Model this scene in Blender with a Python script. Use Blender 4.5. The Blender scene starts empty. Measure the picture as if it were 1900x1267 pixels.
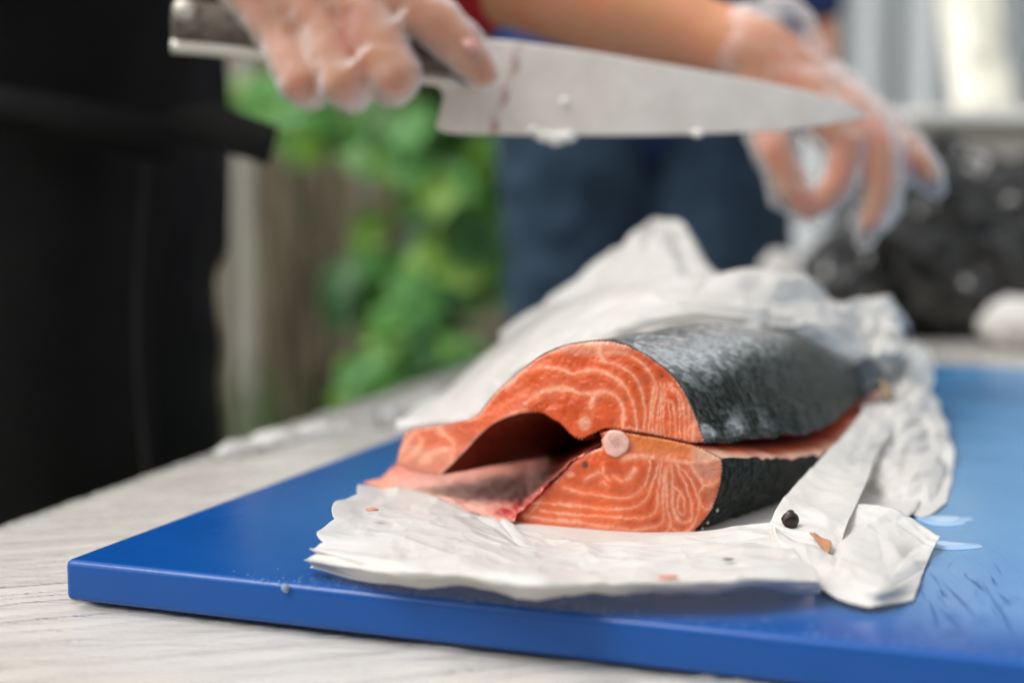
import bpy, bmesh, math, random
import numpy as np
from mathutils import Vector
from mathutils.geometry import delaunay_2d_cdt

R = math.radians
random.seed(4); RNG = np.random.default_rng(4)
S = bpy.context.scene
COL = S.collection

# ------------------------------------------------------------------ camera, sky, sun, exposure
PITCH = math.atan((633.5 - 370.0) / 2640.0)
CAMZ = 0.91
TABZ = 0.75
BZ = 0.77
cam_d = bpy.data.cameras.new('camera')
cam = bpy.data.objects.new('camera', cam_d); COL.objects.link(cam)
cam.location = (0, 0, CAMZ)
cam.rotation_euler = (math.pi / 2 - PITCH, 0, 0)
cam_d.sensor_width = 36.0; cam_d.lens = 50.0
cam_d.clip_start = 0.02; cam_d.clip_end = 400
cam_d.dof.use_dof = True
cam_d.dof.focus_distance = 0.565
cam_d.dof.aperture_fstop = 3.5
cam_d.dof.aperture_blades = 0
S.camera = cam

SUN_EL, SUN_AZ = R(56), R(-114)          # azimuth clockwise from +Y: high, over the left shoulder
world = bpy.data.worlds.new('World'); S.world = world
world.use_nodes = True
wn, wl = world.node_tree.nodes, world.node_tree.links
wn.clear()
wo = wn.new('ShaderNodeOutputWorld'); bg = wn.new('ShaderNodeBackground')
sky = wn.new('ShaderNodeTexSky'); sky.sky_type = 'NISHITA'
sky.sun_disc = False; sky.sun_elevation = SUN_EL; sky.sun_rotation = SUN_AZ
sky.air_density = 1.0; sky.dust_density = 3.0; sky.ozone_density = 1.0
hs = wn.new('ShaderNodeHueSaturation'); hs.inputs['Saturation'].default_value = 0.12
wl.new(sky.outputs[0], hs.inputs['Color']); wl.new(hs.outputs[0], bg.inputs['Color'])
wl.new(bg.outputs[0], wo.inputs['Surface'])
bg.inputs['Strength'].default_value = 0.15

sun_d = bpy.data.lights.new('sun', 'SUN'); sun = bpy.data.objects.new('sun', sun_d); COL.objects.link(sun)
sun_d.energy = 0.75; sun_d.angle = R(26); sun_d.color = (1.0, 0.96, 0.9)
sdir = Vector((math.sin(SUN_AZ) * math.cos(SUN_EL), math.cos(SUN_AZ) * math.cos(SUN_EL), math.sin(SUN_EL)))
sun.rotation_euler = sdir.to_track_quat('Z', 'Y').to_euler()
sun.location = (2, 4, 6)

S.view_settings.view_transform = 'Standard'
S.view_settings.look = 'None'
S.view_settings.gamma = 1.0
S.view_settings.use_curve_mapping = False
S.view_settings.exposure = 0.86
S.cycles.use_denoising = True
S.cycles.max_bounces = 10
S.cycles.transparent_max_bounces = 16
S.cycles.caustics_reflective = False
S.cycles.caustics_refractive = False
S.cycles.sample_clamp_indirect = 4.0

# ------------------------------------------------------------------ measuring helpers
F = 2640.0
_c, _s = math.cos(PITCH), math.sin(PITCH)
def ray(px, py):
    x = (px - 950.0) / F; y = -(py - 633.5) / F
    return np.array([x, _c + y * _s, -_s + y * _c])
def P(px, py, Y):                       # a point seen in that direction at depth Y
    d = ray(px, py); t = Y / d[1]
    return np.array([0, 0, CAMZ]) + d * t
def PZ(px, py, h, base=BZ):             # a point seen in that direction at height h over the board
    d = ray(px, py); t = (base + h - CAMZ) / d[2]
    return np.array([0, 0, CAMZ]) + d * t

# ------------------------------------------------------------------ noise
def _hash(ix, iy, iz, seed):
    with np.errstate(over='ignore'):
        h = (ix.astype(np.int64) * 374761393 + iy.astype(np.int64) * 668265263 + iz.astype(np.int64) * 2147483647 + seed * 1274126177) & 0x7fffffff
        h = ((h ^ (h >> 13)) * 1103515245) & 0x7fffffff
        h = (h ^ (h >> 16)) & 0xffffff
    return h / float(0xffffff)
def vnoise(p, seed=0):
    p = np.asarray(p, float); i = np.floor(p).astype(np.int64); f = p - i
    f = f * f * (3 - 2 * f); out = 0
    for dx in (0, 1):
        for dy in (0, 1):
            for dz in (0, 1):
                w = (f[..., 0] if dx else 1 - f[..., 0]) * (f[..., 1] if dy else 1 - f[..., 1]) * (f[..., 2] if dz else 1 - f[..., 2])
                out = out + w * _hash(i[..., 0] + dx, i[..., 1] + dy, i[..., 2] + dz, seed)
    return out * 2 - 1
def fbm(p, seed=0, o=4):
    p = np.asarray(p, float); a = 1.0; out = 0; n = 0
    for k in range(o):
        out = out + a * vnoise(p * 2 ** k, seed + k); n += a; a *= 0.5
    return out / n
def cells(p, n, seed):                  # creased height field over [0,1]x[0,1]*aspect: facets that meet in folds
    r = np.random.default_rng(seed)
    lo, hi = p.reshape(-1, 2).min(0), p.reshape(-1, 2).max(0)
    c = r.uniform(lo - .02, hi + .02, (n, 2)); g = r.normal(0, 1, (n, 2)); 
    d1 = np.full(p.shape[:-1], 1e9); v = np.zeros(p.shape[:-1])
    h = np.full(p.shape[:-1], -1e9)
    for k in range(n):
        q = p - c[k]; d = np.hypot(q[..., 0], q[..., 1])
        h = np.maximum(h, -d + 0.25 * (q @ g[k]))
    return h

# ------------------------------------------------------------------ mesh helpers
def link(name, me, mat=None, parent=None, **kw):
    o = bpy.data.objects.new(name, me); COL.objects.link(o)
    if me is not None and mat is not None and not me.materials:
        for m in (mat if isinstance(mat, (list, tuple)) else [mat]): me.materials.append(m)
    if parent is not None: o.parent = parent
    for k, v in kw.items(): o[k] = v
    return o
def empty(name, loc=(0, 0, 0), **kw):
    o = bpy.data.objects.new(name, None); COL.objects.link(o); o.location = loc
    o.empty_display_size = 0.05
    for k, v in kw.items(): o[k] = v
    return o
def rel(v, parent):                     # all meshes are built in world space; shift under the parent
    if parent is None: return v
    return np.asarray(v, float) - np.array(parent.location)
def mesh(name, v, f, mat, parent=None, smooth=True, uv=None, col=None, mi=None, **kw):
    me = bpy.data.meshes.new(name)
    me.from_pydata(rel(v, parent).tolist() if parent is not None else np.asarray(v, float).tolist(), [], [list(map(int, q)) for q in f])
    if len(f) < 40000:
        bm = bmesh.new(); bm.from_mesh(me); bmesh.ops.recalc_face_normals(bm, faces=bm.faces); bm.to_mesh(me); bm.free()
    if smooth: me.polygons.foreach_set('use_smooth', [True] * len(me.polygons))
    if uv is not None:
        l = me.uv_layers.new(name='UVMap'); idx = np.zeros(len(me.loops), int); me.loops.foreach_get('vertex_index', idx)
        l.data.foreach_set('uv', np.asarray(uv, float)[idx].ravel())
    if col is not None:
        a = me.color_attributes.new('tint', 'FLOAT_COLOR', 'POINT')
        c = np.ones((len(v), 4)); c[:, :np.asarray(col).shape[1]] = col
        a.data.foreach_set('color', c.ravel())
    o = link(name, me, mat, parent, **kw)
    if mi is not None: me.polygons.foreach_set('material_index', mi)
    me.update()
    return o
def gridfaces(n, m, wrap=False, off=0):
    f = []
    for i in range(n - 1):
        for j in range(m - 1 if not wrap else m):
            k = (j + 1) % m
            f.append((off + i * m + j, off + i * m + k, off + (i + 1) * m + k, off + (i + 1) * m + j))
    return f
def cr1(P_, n):                         # Catmull-Rom resample along axis 0
    P_ = np.asarray(P_, float); k = len(P_)
    t = np.linspace(0, k - 1, n); i = np.clip(np.floor(t).astype(int), 0, k - 2); u = (t - i)
    u = u.reshape((-1,) + (1,) * (P_.ndim - 1))
    g = lambda j: P_[np.clip(j, 0, k - 1)]
    p0, p1, p2, p3 = g(i - 1), g(i), g(i + 1), g(i + 2)
    p0 = np.where((i - 1 < 0).reshape(u.shape), 2 * p1 - p2, p0); p3 = np.where((i + 2 > k - 1).reshape(u.shape), 2 * p2 - p1, p3)
    return 0.5 * (2 * p1 + (p2 - p0) * u + (2 * p0 - 5 * p1 + 4 * p2 - p3) * u ** 2 + (3 * p1 - p0 - 3 * p2 + p3) * u ** 3)
def patchpts(ctrl, n, m):
    a = cr1(np.asarray(ctrl, float), n); return cr1(a.transpose(1, 0, 2), m).transpose(1, 0, 2)
def gnormals(g):
    du = np.gradient(g, axis=0); dv = np.gradient(g, axis=1); n = np.cross(du, dv)
    return n / (np.linalg.norm(n, axis=-1, keepdims=True) + 1e-12)
def solid(o, th, off=0):
    m = o.modifiers.new('thickness', 'SOLIDIFY'); m.thickness = th; m.offset = off
def box(x0, x1, y0, y1, z0, z1):
    v = [(x, y, z) for x in (x0, x1) for y in (y0, y1) for z in (z0, z1)]
    f = [(0, 1, 3, 2), (4, 6, 7, 5), (0, 4, 5, 1), (2, 3, 7, 6), (0, 2, 6, 4), (1, 5, 7, 3)]
    return v, f
def bev(o, w, seg=3):
    m = o.modifiers.new('bevel', 'BEVEL'); m.width = w; m.segments = seg; m.limit_method = 'ANGLE'
def tube(path, rad, n=10, caps=True, squash=None):
    path = np.asarray(path, float); k = len(path)
    rad = np.full(k, rad) if np.isscalar(rad) else np.asarray(rad, float)
    T = np.gradient(path, axis=0); T /= np.linalg.norm(T, axis=1, keepdims=True) + 1e-12
    up = np.array([0, 0, 1.0]) if abs(T[0][2]) < .9 else np.array([1.0, 0, 0])
    v = []
    a = np.cross(up, T[0]); a /= np.linalg.norm(a)
    for i in range(k):
        a = a - T[i] * (a @ T[i]); a /= np.linalg.norm(a); b = np.cross(T[i], a)
        for j in range(n):
            th = 2 * math.pi * j / n
            v.append(path[i] + rad[i] * (a * math.cos(th) + b * math.sin(th)))
    f = gridfaces(k, n, True)
    if caps: f += [tuple(range(n - 1, -1, -1)), tuple(range((k - 1) * n, k * n))]
    return v, f
class Pile:
    def __init__(s): s.v = []; s.f = []; s.c = []
    def add(s, v, f, c=None):
        o = len(s.v); s.v += [tuple(q) for q in v]; s.f += [tuple(o + i for i in q) for q in f]
        if c is not None: s.c += [c] * len(v)
def capsule(p, q, rp, rq, n=18):
    p, q = np.asarray(p, float), np.asarray(q, float); ax = q - p; L = np.linalg.norm(ax)
    ax = ax / L if L > 1e-9 else np.array([0, 0, 1.0])
    path, rr = [], []
    for k in range(6):
        a = math.pi / 2 * (1 - k / 6.0); path.append(p - ax * rp * math.sin(a)); rr.append(max(rp * math.cos(a), rp * .03))
    path += [p + ax * L * t for t in (0, .33, .66)] + [q]; rr += [rp, rp + (rq - rp) * .33, rp + (rq - rp) * .66, rq]
    for k in range(1, 7):
        a = math.pi / 2 * k / 6.0; path.append(q + ax * rq * math.sin(a)); rr.append(max(rq * math.cos(a), rq * .03))
    path = np.array(path)
    up = np.array([0, 0, 1.0]) if abs(ax[2]) < .9 else np.array([1.0, 0, 0])
    a_ = np.cross(up, ax); a_ /= np.linalg.norm(a_); b_ = np.cross(ax, a_)
    th = np.linspace(0, 2 * math.pi, n, endpoint=False)
    v = []
    for c, r in zip(path, rr):
        for t in th: v.append(c + r * (a_ * math.cos(t) + b_ * math.sin(t)))
    k = len(path)
    return v, gridfaces(k, n, True) + [tuple(range(n - 1, -1, -1)), tuple(range((k - 1) * n, k * n))]
def fuse(name, chains, voxel, mat, parent=None, smooth=4, disp=None, extra=None, **kw):
    """one continuous skin over chains of (point, radius)"""
    pl = Pile()
    for ch in chains:
        for (p, rp), (q, rq) in zip(ch[:-1], ch[1:]): pl.add(*capsule(p, q, rp, rq))
    if extra:
        for v, f in extra: pl.add(v, f)
    me = bpy.data.meshes.new('tmp'); me.from_pydata(pl.v, [], pl.f)
    t = bpy.data.objects.new('tmp', me); COL.objects.link(t)
    m = t.modifiers.new('r', 'REMESH'); m.mode = 'VOXEL'; m.voxel_size = voxel
    m2 = t.modifiers.new('s', 'SMOOTH'); m2.iterations = smooth; m2.factor = 0.5
    dg = bpy.context.evaluated_depsgraph_get(); dg.update()
    ev = t.evaluated_get(dg); nm = bpy.data.meshes.new_from_object(ev)
    n = len(nm.vertices); co = np.zeros(n * 3); nm.vertices.foreach_get('co', co); co = co.reshape(-1, 3)
    no = np.zeros(n * 3); nm.vertices.foreach_get('normal', no); no = no.reshape(-1, 3)
    fs = [tuple(p.vertices) for p in nm.polygons]
    bpy.data.objects.remove(t); bpy.data.meshes.remove(me); bpy.data.meshes.remove(nm)
    if disp is not None: co = co + no * disp(co)[:, None]
    return mesh(name, co, fs, mat, parent, **kw), co

# ------------------------------------------------------------------ materials
def M(name, base=(.5, .5, .5), rough=.5, **kw):
    m = bpy.data.materials.new(name); m.use_nodes = True
    b = m.node_tree.nodes['Principled BSDF']
    b.inputs['Base Color'].default_value = (*base, 1); b.inputs['Roughness'].default_value = rough
    for k, v in kw.items(): b.inputs[k].default_value = v
    return m
def nd(m, t, **kw):
    n = m.node_tree.nodes.new(t)
    for k, v in kw.items():
        if k.startswith('_'): setattr(n, k[1:], v)
        else: n.inputs[k].default_value = v
    return n
def lk(m, a, b): m.node_tree.links.new(a, b)
def bsdf(m): return m.node_tree.nodes['Principled BSDF']
def ramp(m, fac, stops):
    r = m.node_tree.nodes.new('ShaderNodeValToRGB'); e = r.color_ramp.elements
    e[0].position, e[0].color = stops[0][0], (*stops[0][1], 1); e[1].position, e[1].color = stops[-1][0], (*stops[-1][1], 1)
    for p, c in stops[1:-1]:
        q = e.new(p); q.color = (*c, 1)
    lk(m, fac, r.inputs[0]); return r.outputs[0]
def coords(m, kind='Object', scale=(1, 1, 1), rot=(0, 0, 0)):
    tc = nd(m, 'ShaderNodeTexCoord'); mp = nd(m, 'ShaderNodeMapping'); mp.inputs['Scale'].default_value = scale
    mp.inputs['Rotation'].default_value = rot
    lk(m, tc.outputs[kind], mp.inputs[0]); return mp.outputs[0]
def noise(m, vec, scale, detail=4, rough=.5, dist=0):
    n = nd(m, 'ShaderNodeTexNoise', Scale=scale, Detail=detail, Roughness=rough, Distortion=dist)
    lk(m, vec, n.inputs['Vector']); return n.outputs[0]
def bump(m, h, strength=.3, dist=.001, chain=None):
    b = nd(m, 'ShaderNodeBump', Strength=strength, Distance=dist); lk(m, h, b.inputs['Height'])
    if chain is not None: lk(m, chain, b.inputs['Normal'])
    return b.outputs[0]
def mathn(m, op, a, b=None, clamp=False):
    n = nd(m, 'ShaderNodeMath', _operation=op); n.use_clamp = clamp
    for i, x in enumerate((a, b)):
        if x is None: continue
        if isinstance(x, (int, float)): n.inputs[i].default_value = x
        else: lk(m, x, n.inputs[i])
    return n.outputs[0]
def mixc(m, fac, a, b):
    n = nd(m, 'ShaderNodeMix'); n.data_type = 'RGBA'
    for i, x in ((0, fac), (6, a), (7, b)):
        if isinstance(x, (int, float)): n.inputs[i].default_value = x
        elif isinstance(x, tuple): n.inputs[i].default_value = (*x, 1)
        else: lk(m, x, n.inputs[i])
    return n.outputs[2]

# cut flesh / membrane: colour measured per vertex, wet gloss
def flesh_mat(name, rough=.32, sss=.25):
    m = M(name, rough=rough); b = bsdf(m)
    a = nd(m, 'ShaderNodeVertexColor', _layer_name='tint')
    v = coords(m)
    n = noise(m, v, 900, 4); n2 = noise(m, v, 220, 3)
    c = mixc(m, mathn(m, 'MULTIPLY', n2, .22), a.outputs[0], (.62, .10, .02))
    hs_ = nd(m, 'ShaderNodeHueSaturation'); lk(m, c, hs_.inputs['Color'])
    lk(m, mathn(m, 'ADD', mathn(m, 'MULTIPLY', n, .35), .83), hs_.inputs['Value'])
    lk(m, hs_.outputs[0], b.inputs['Base Color'])
    b.inputs['Subsurface Weight'].default_value = sss
    b.inputs['Coat Weight'].default_value = .35; b.inputs['Coat Roughness'].default_value = .10
    b.inputs['Subsurface Radius'].default_value = (.004, .0015, .0008); b.inputs['Subsurface Scale'].default_value = 1.0
    h = mathn(m, 'ADD', mathn(m, 'MULTIPLY', n, .35), n2)
    lk(m, bump(m, h, .5, .0012), b.inputs['Normal'])
    lk(m, mathn(m, 'ADD', mathn(m, 'MULTIPLY', n2, .3), rough - .12), b.inputs['Roughness'])
    return m
m_flesh = flesh_mat('salmon flesh'); m_memb = flesh_mat('belly membrane', .30, .2); bsdf(m_memb).inputs['Coat Weight'].default_value = .12; bsdf(m_memb).inputs['Specular IOR Level'].default_value = .25
m_hollow = flesh_mat('shaded belly lining', .5, .0); bsdf(m_hollow).inputs['Coat Weight'].default_value = 0; bsdf(m_hollow).inputs['Specular IOR Level'].default_value = .08
def skin_mat():
    m = M('salmon skin', rough=.3); b = bsdf(m)
    a = nd(m, 'ShaderNodeVertexColor', _layer_name='tint')
    uv = coords(m, 'UV')
    mp = nd(m, 'ShaderNodeMapping'); mp.inputs['Scale'].default_value = (250, 400, 1); lk(m, uv, mp.inputs[0])
    vo = nd(m, 'ShaderNodeTexVoronoi', Scale=1.0, Randomness=.55); lk(m, mp.outputs[0], vo.inputs['Vector'])
    n = noise(m, uv, 60, 5, .6); n2 = noise(m, uv, 600, 3)
    c = mixc(m, mathn(m, 'MULTIPLY', ramp_f(m, n, .5, .8), .6), a.outputs[0], (.014, .019, .014))
    sp_ = nd(m, 'ShaderNodeSeparateColor'); lk(m, vo.outputs['Color'], sp_.inputs[0])
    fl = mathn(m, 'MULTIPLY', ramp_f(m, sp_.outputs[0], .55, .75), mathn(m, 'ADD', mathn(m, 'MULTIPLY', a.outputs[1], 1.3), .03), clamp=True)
    c = mixc(m, fl, c, (.62, .66, .64))  # pale flecks: broken glints of the painted highlight, scale by scale
    hv = nd(m, 'ShaderNodeHueSaturation'); lk(m, c, hv.inputs['Color'])
    lk(m, mathn(m, 'ADD', mathn(m, 'MULTIPLY', vo.outputs['Distance'], .7), .6), hv.inputs['Value'])
    lk(m, hv.outputs[0], b.inputs['Base Color'])
    nb = bump(m, vo.outputs['Distance'], .5, .0008)
    nb = bump(m, noise(m, uv, 200, 3, .6), .28, .0014, nb)
    nb = bump(m, n, .5, .003, nb)
    lk(m, nb, b.inputs['Normal'])
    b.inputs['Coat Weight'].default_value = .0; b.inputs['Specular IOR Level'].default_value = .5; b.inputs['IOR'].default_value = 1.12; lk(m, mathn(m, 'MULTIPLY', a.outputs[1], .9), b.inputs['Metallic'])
    lk(m, mathn(m, 'ADD', mathn(m, 'MULTIPLY', n2, .22), .08), b.inputs['Roughness'])
    return m
def ramp_f(m, fac, lo, hi):
    r = nd(m, 'ShaderNodeMapRange'); r.inputs['From Min'].default_value = lo; r.inputs['From Max'].default_value = hi
    lk(m, fac, r.inputs[0]); return r.outputs[0]
m_skin = skin_mat()
m_bone = M('bone', (.72, .50, .46), .3, **{'Subsurface Weight': .3, 'Subsurface Scale': .002})
def paper_mat():
    m = bpy.data.materials.new('butcher paper'); m.use_nodes = True
    b = bsdf(m); out = m.node_tree.nodes['Material Output']
    v = coords(m)
    n = noise(m, v, 26, 5, .6); n2 = noise(m, v, 1400, 3); n3 = noise(m, v, 70, 4, .6, .6)
    c = ramp(m, n, [(.35, (.76, .74, .70)), (.62, (.82, .805, .775))])
    c = mixc(m, ramp_f(m, n3, .62, .80), c, (.68, .61, .52))
    lk(m, c, b.inputs['Base Color'])
    b.inputs['Roughness'].default_value = .42; b.inputs['Specular IOR Level'].default_value = .35
    nb = bump(m, n2, .12, .0004); 
    vo = nd(m, 'ShaderNodeTexVoronoi', Scale=55.0); vo.feature = 'DISTANCE_TO_EDGE'
    dv = nd(m, 'ShaderNodeVectorMath', _operation='ADD'); lk(m, v, dv.inputs[0])
    nn = nd(m, 'ShaderNodeTexNoise', Scale=40.0); lk(m, v, nn.inputs['Vector'])
    sc = nd(m, 'ShaderNodeVectorMath', _operation='SCALE'); sc.inputs['Scale'].default_value = .02
    lk(m, nn.outputs['Color'], sc.inputs[0]); lk(m, sc.outputs[0], dv.inputs[1]); lk(m, dv.outputs[0], vo.inputs['Vector'])
    nb = bump(m, mathn(m, 'MINIMUM', vo.outputs['Distance'], .25), .13, .004, nb)
    nb = bump(m, n3, .22, .003, nb)
    lk(m, nb, b.inputs['Normal'])
    tr = nd(m, 'ShaderNodeBsdfTranslucent'); tr.inputs['Color'].default_value = (.82, .79, .74, 1); lk(m, nb, tr.inputs['Normal'])
    mx = nd(m, 'ShaderNodeMixShader'); mx.inputs[0].default_value = .38
    lk(m, b.outputs[0], mx.inputs[1]); lk(m, tr.outputs[0], mx.inputs[2]); lk(m, mx.outputs[0], out.inputs['Surface'])
    return m
m_paper = paper_mat()
def board_mat():
    m = M('blue polyethylene', (.006, .075, .36), .3); b = bsdf(m)
    v = coords(m)
    n = noise(m, v, 9, 4); n2 = noise(m, v, 700, 3)
    c = ramp(m, n, [(.3, (.003, .060, .27)), (.7, (.005, .076, .30))])
    lk(m, c, b.inputs['Base Color'])
    # fine cross scratches, strongest where the board is worked on
    b.inputs['Specular IOR Level'].default_value = .32
    hs = None
    for ang, sc in ((.5, 1), (-.9, 1.3), (1.9, .8), (.1, 1.1)):
        w = coords(m, 'Object', (900 * sc, 14 * sc, 1), (0, 0, ang)); q = noise(m, w, 1.0, 3, .6)
        q = ramp_f(m, q, .60, .72); hs = q if hs is None else mathn(m, 'ADD', hs, q)
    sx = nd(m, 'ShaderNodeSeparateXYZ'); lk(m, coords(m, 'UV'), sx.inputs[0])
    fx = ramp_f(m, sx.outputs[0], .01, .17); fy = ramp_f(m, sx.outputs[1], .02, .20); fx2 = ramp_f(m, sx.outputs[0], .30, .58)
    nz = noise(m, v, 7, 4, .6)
    refl_haze = mathn(m, 'MULTIPLY', mathn(m, 'MULTIPLY', fx, fy), mathn(m, 'ADD', mathn(m, 'MULTIPLY', nz, .9), .5), clamp=True)  # teal haze: reflections on the scuffed top painted into the colour
    c = mixc(m, mathn(m, 'MULTIPLY', refl_haze, .85), c, (.035, .20, .40))
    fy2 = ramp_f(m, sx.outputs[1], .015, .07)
    refl_right = mathn(m, 'MULTIPLY', mathn(m, 'MULTIPLY', fx2, fy2), mathn(m, 'ADD', mathn(m, 'MULTIPLY', nz, .7), .65), clamp=True)
    c = mixc(m, refl_right, c, (.23, .42, .66))  # paler right end: sky and curtain reflection painted over the blue
    c = mixc(m, mathn(m, 'MULTIPLY', hs, mathn(m, 'ADD', mathn(m, 'MULTIPLY', refl_right, .30), .03), clamp=True), c, (.008, .06, .20))
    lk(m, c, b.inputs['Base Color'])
    msk = ramp_f(m, noise(m, v, 6, 2), .42, .62)
    nb = bump(m, mathn(m, 'MULTIPLY', hs, mathn(m, 'ADD', mathn(m, 'MULTIPLY', msk, .8), .2)), -.25, .0004)
    nb = bump(m, n2, .10, .0004, nb)
    nb = bump(m, noise(m, v, 45, 3), .06, .003, nb)
    lk(m, nb, b.inputs['Normal'])
    lk(m, mathn(m, 'ADD', mathn(m, 'MULTIPLY', noise(m, v, 22, 4, .6), .22), .09), b.inputs['Roughness'])
    return m
m_board = board_mat()
m_score = M('knife score', (.004, .045, .18), .6)
def table_mat():
    m = M('pale table laminate', (.5, .46, .4), .55); b = bsdf(m)
    v = coords(m, 'Object', (1, 1, 1), (0, 0, .3))
    n = noise(m, v, 5, 5, .6); w = coords(m, 'Object', (2, 26, 1), (0, 0, 1.27)); n2 = noise(m, w, 2.5, 4, .6)
    c = mixc(m, ramp_f(m, n2, .3, .75), (.76, .71, .64), (.67, .61, .53))
    c = mixc(m, ramp_f(m, n, .45, .7), c, (.80, .76, .71))
    lk(m, c, b.inputs['Base Color']); return m
m_table = table_mat()
def film_mat(name, white=.12, rough=.12, tint=(.9, .9, .9), base=(.86, .86, .88), edge=.5):
    m = bpy.data.materials.new(name); m.use_nodes = True; b = bsdf(m); out = m.node_tree.nodes['Material Output']
    b.inputs['Base Color'].default_value = (*base, 1); b.inputs['Roughness'].default_value = rough
    b.inputs['Specular IOR Level'].default_value = .8
    t = nd(m, 'ShaderNodeBsdfTransparent'); t.inputs[0].default_value = (*tint, 1)
    lw = nd(m, 'ShaderNodeLayerWeight', Blend=.35)
    fac = mathn(m, 'ADD', mathn(m, 'MULTIPLY', lw.outputs['Facing'], edge), white, clamp=True)
    mx = nd(m, 'ShaderNodeMixShader'); lk(m, fac, mx.inputs[0]); lk(m, t.outputs[0], mx.inputs[1]); lk(m, b.outputs[0], mx.inputs[2])
    lk(m, mx.outputs[0], out.inputs['Surface'])
    return m, lw
m_film = bpy.data.materials.new('clear plastic film'); m_film.use_nodes = True
def _film(m, white, rough, nrm_strength):
    N_ = m.node_tree.nodes; out = N_['Material Output']; N_.remove(N_['Principled BSDF'])
    v = coords(m, 'Object', (5, 60, 1), (0, 0, -.42)); n = noise(m, v, 1.4, 4, .6, 1.5)
    nb = bump(m, mathn(m, 'ABSOLUTE', mathn(m, 'SUBTRACT', n, .5)), nrm_strength, .010)
    t = nd(m, 'ShaderNodeBsdfTransparent'); t.inputs[0].default_value = (.97, .97, .96, 1)
    d = nd(m, 'ShaderNodeBsdfDiffuse'); d.inputs[0].default_value = (.86, .84, .80, 1); lk(m, nb, d.inputs['Normal'])
    g = nd(m, 'ShaderNodeBsdfGlossy'); g.inputs['Roughness'].default_value = rough; lk(m, nb, g.inputs['Normal'])
    a = nd(m, 'ShaderNodeMixShader'); a.inputs[0].default_value = white; lk(m, t.outputs[0], a.inputs[1]); lk(m, d.outputs[0], a.inputs[2])
    f = nd(m, 'ShaderNodeFresnel', IOR=1.33); lk(m, nb, f.inputs['Normal'])
    x = nd(m, 'ShaderNodeMixShader'); lk(m, f.outputs[0], x.inputs[0]); lk(m, a.outputs[0], x.inputs[1]); lk(m, g.outputs[0], x.inputs[2]); lk(m, x.outputs[0], out.inputs['Surface'])
_film(m_film, .34, .09, .20)
m_glove, _ = film_mat('clear glove', .07, .18, (.98, .97, .96), (.88, .86, .85), .78)
def skinperson():
    m = M('human skin', (.52, .25, .15), .45); b = bsdf(m); v = coords(m)
    n = noise(m, v, 30, 3)
    lk(m, ramp(m, n, [(.3, (.60, .19, .10)), (.5, (.55, .25, .125)), (.7, (.64, .24, .14))]), b.inputs['Base Color'])
    b.inputs['Subsurface Weight'].default_value = .15; b.inputs['Subsurface Scale'].default_value = .006
    return m
m_hskin = skinperson()
m_nail = M('fingernail', (.62, .30, .26), .25)
def steel():
    m = M('wet knife steel', (.62, .58, .54), .34, Metallic=.25); b = bsdf(m)
    a = nd(m, 'ShaderNodeVertexColor', _layer_name='tint')
    v = coords(m); n = noise(m, v, 40, 5, .6)
    c = mixc(m, mathn(m, 'MULTIPLY', ramp_f(m, n, .40, .7), .45), a.outputs[0], (.56, .49, .43)); lk(m, c, b.inputs['Base Color'])
    lk(m, bump(m, noise(m, v, 90, 4), .25, .002), b.inputs['Normal'])
    lk(m, mathn(m, 'ADD', mathn(m, 'MULTIPLY', n, .25), .25), b.inputs['Roughness'])
    return m
m_steel = steel()
def wood(name, c0, c1, sc=(20, 20, 1.2)):
    m = M(name, c0, .7); b = bsdf(m); v = coords(m, 'Object', sc)
    n = noise(m, v, 1.5, 5, .65, .5); lk(m, ramp(m, n, [(.3, c0), (.7, c1)]), b.inputs['Base Color'])
    lk(m, bump(m, n, .4, .003), b.inputs['Normal']); return m
m_handle = wood('dark handle wood', (.05, .03, .02), (.20, .16, .13), (60, 160, 160))
m_plankA = wood('weathered plank', (.36, .33, .28), (.54, .50, .44)); m_plankB = wood('brown plank', (.13, .10, .065), (.22, .18, .12))
m_plankC = wood('mossy plank', (.15, .14, .08), (.25, .24, .15))
m_rail = wood('rail wood', (.10, .075, .045), (.18, .13, .09), (1.2, 20, 20))
def cloth(name, c0, c1, rough=.85, sc=40, b_=.3):
    m = M(name, c0, rough); b = bsdf(m); v = coords(m); n = noise(m, v, sc, 5, .6)
    lk(m, ramp(m, n, [(.3, c0), (.7, c1)]), b.inputs['Base Color']); lk(m, bump(m, n, b_, .004), b.inputs['Normal'])
    b.inputs['Specular IOR Level'].default_value = .25
    return m
m_apron = cloth('black apron cloth', (.003, .003, .003), (.005, .005, .005), .9)
m_trous = cloth('charcoal trousers', (.004, .004, .005), (.006, .006, .008), .9)
m_red = cloth('red jersey', (.30, .008, .012), (.40, .012, .018))
m_jeans = cloth('dark denim', (.010, .024, .048), (.026, .052, .085), .8, 14)
m_navy = cloth('navy jersey', (.012, .03, .10), (.018, .04, .13))
m_bag = M('black bin liner', (.008, .008, .007), .16)

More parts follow.
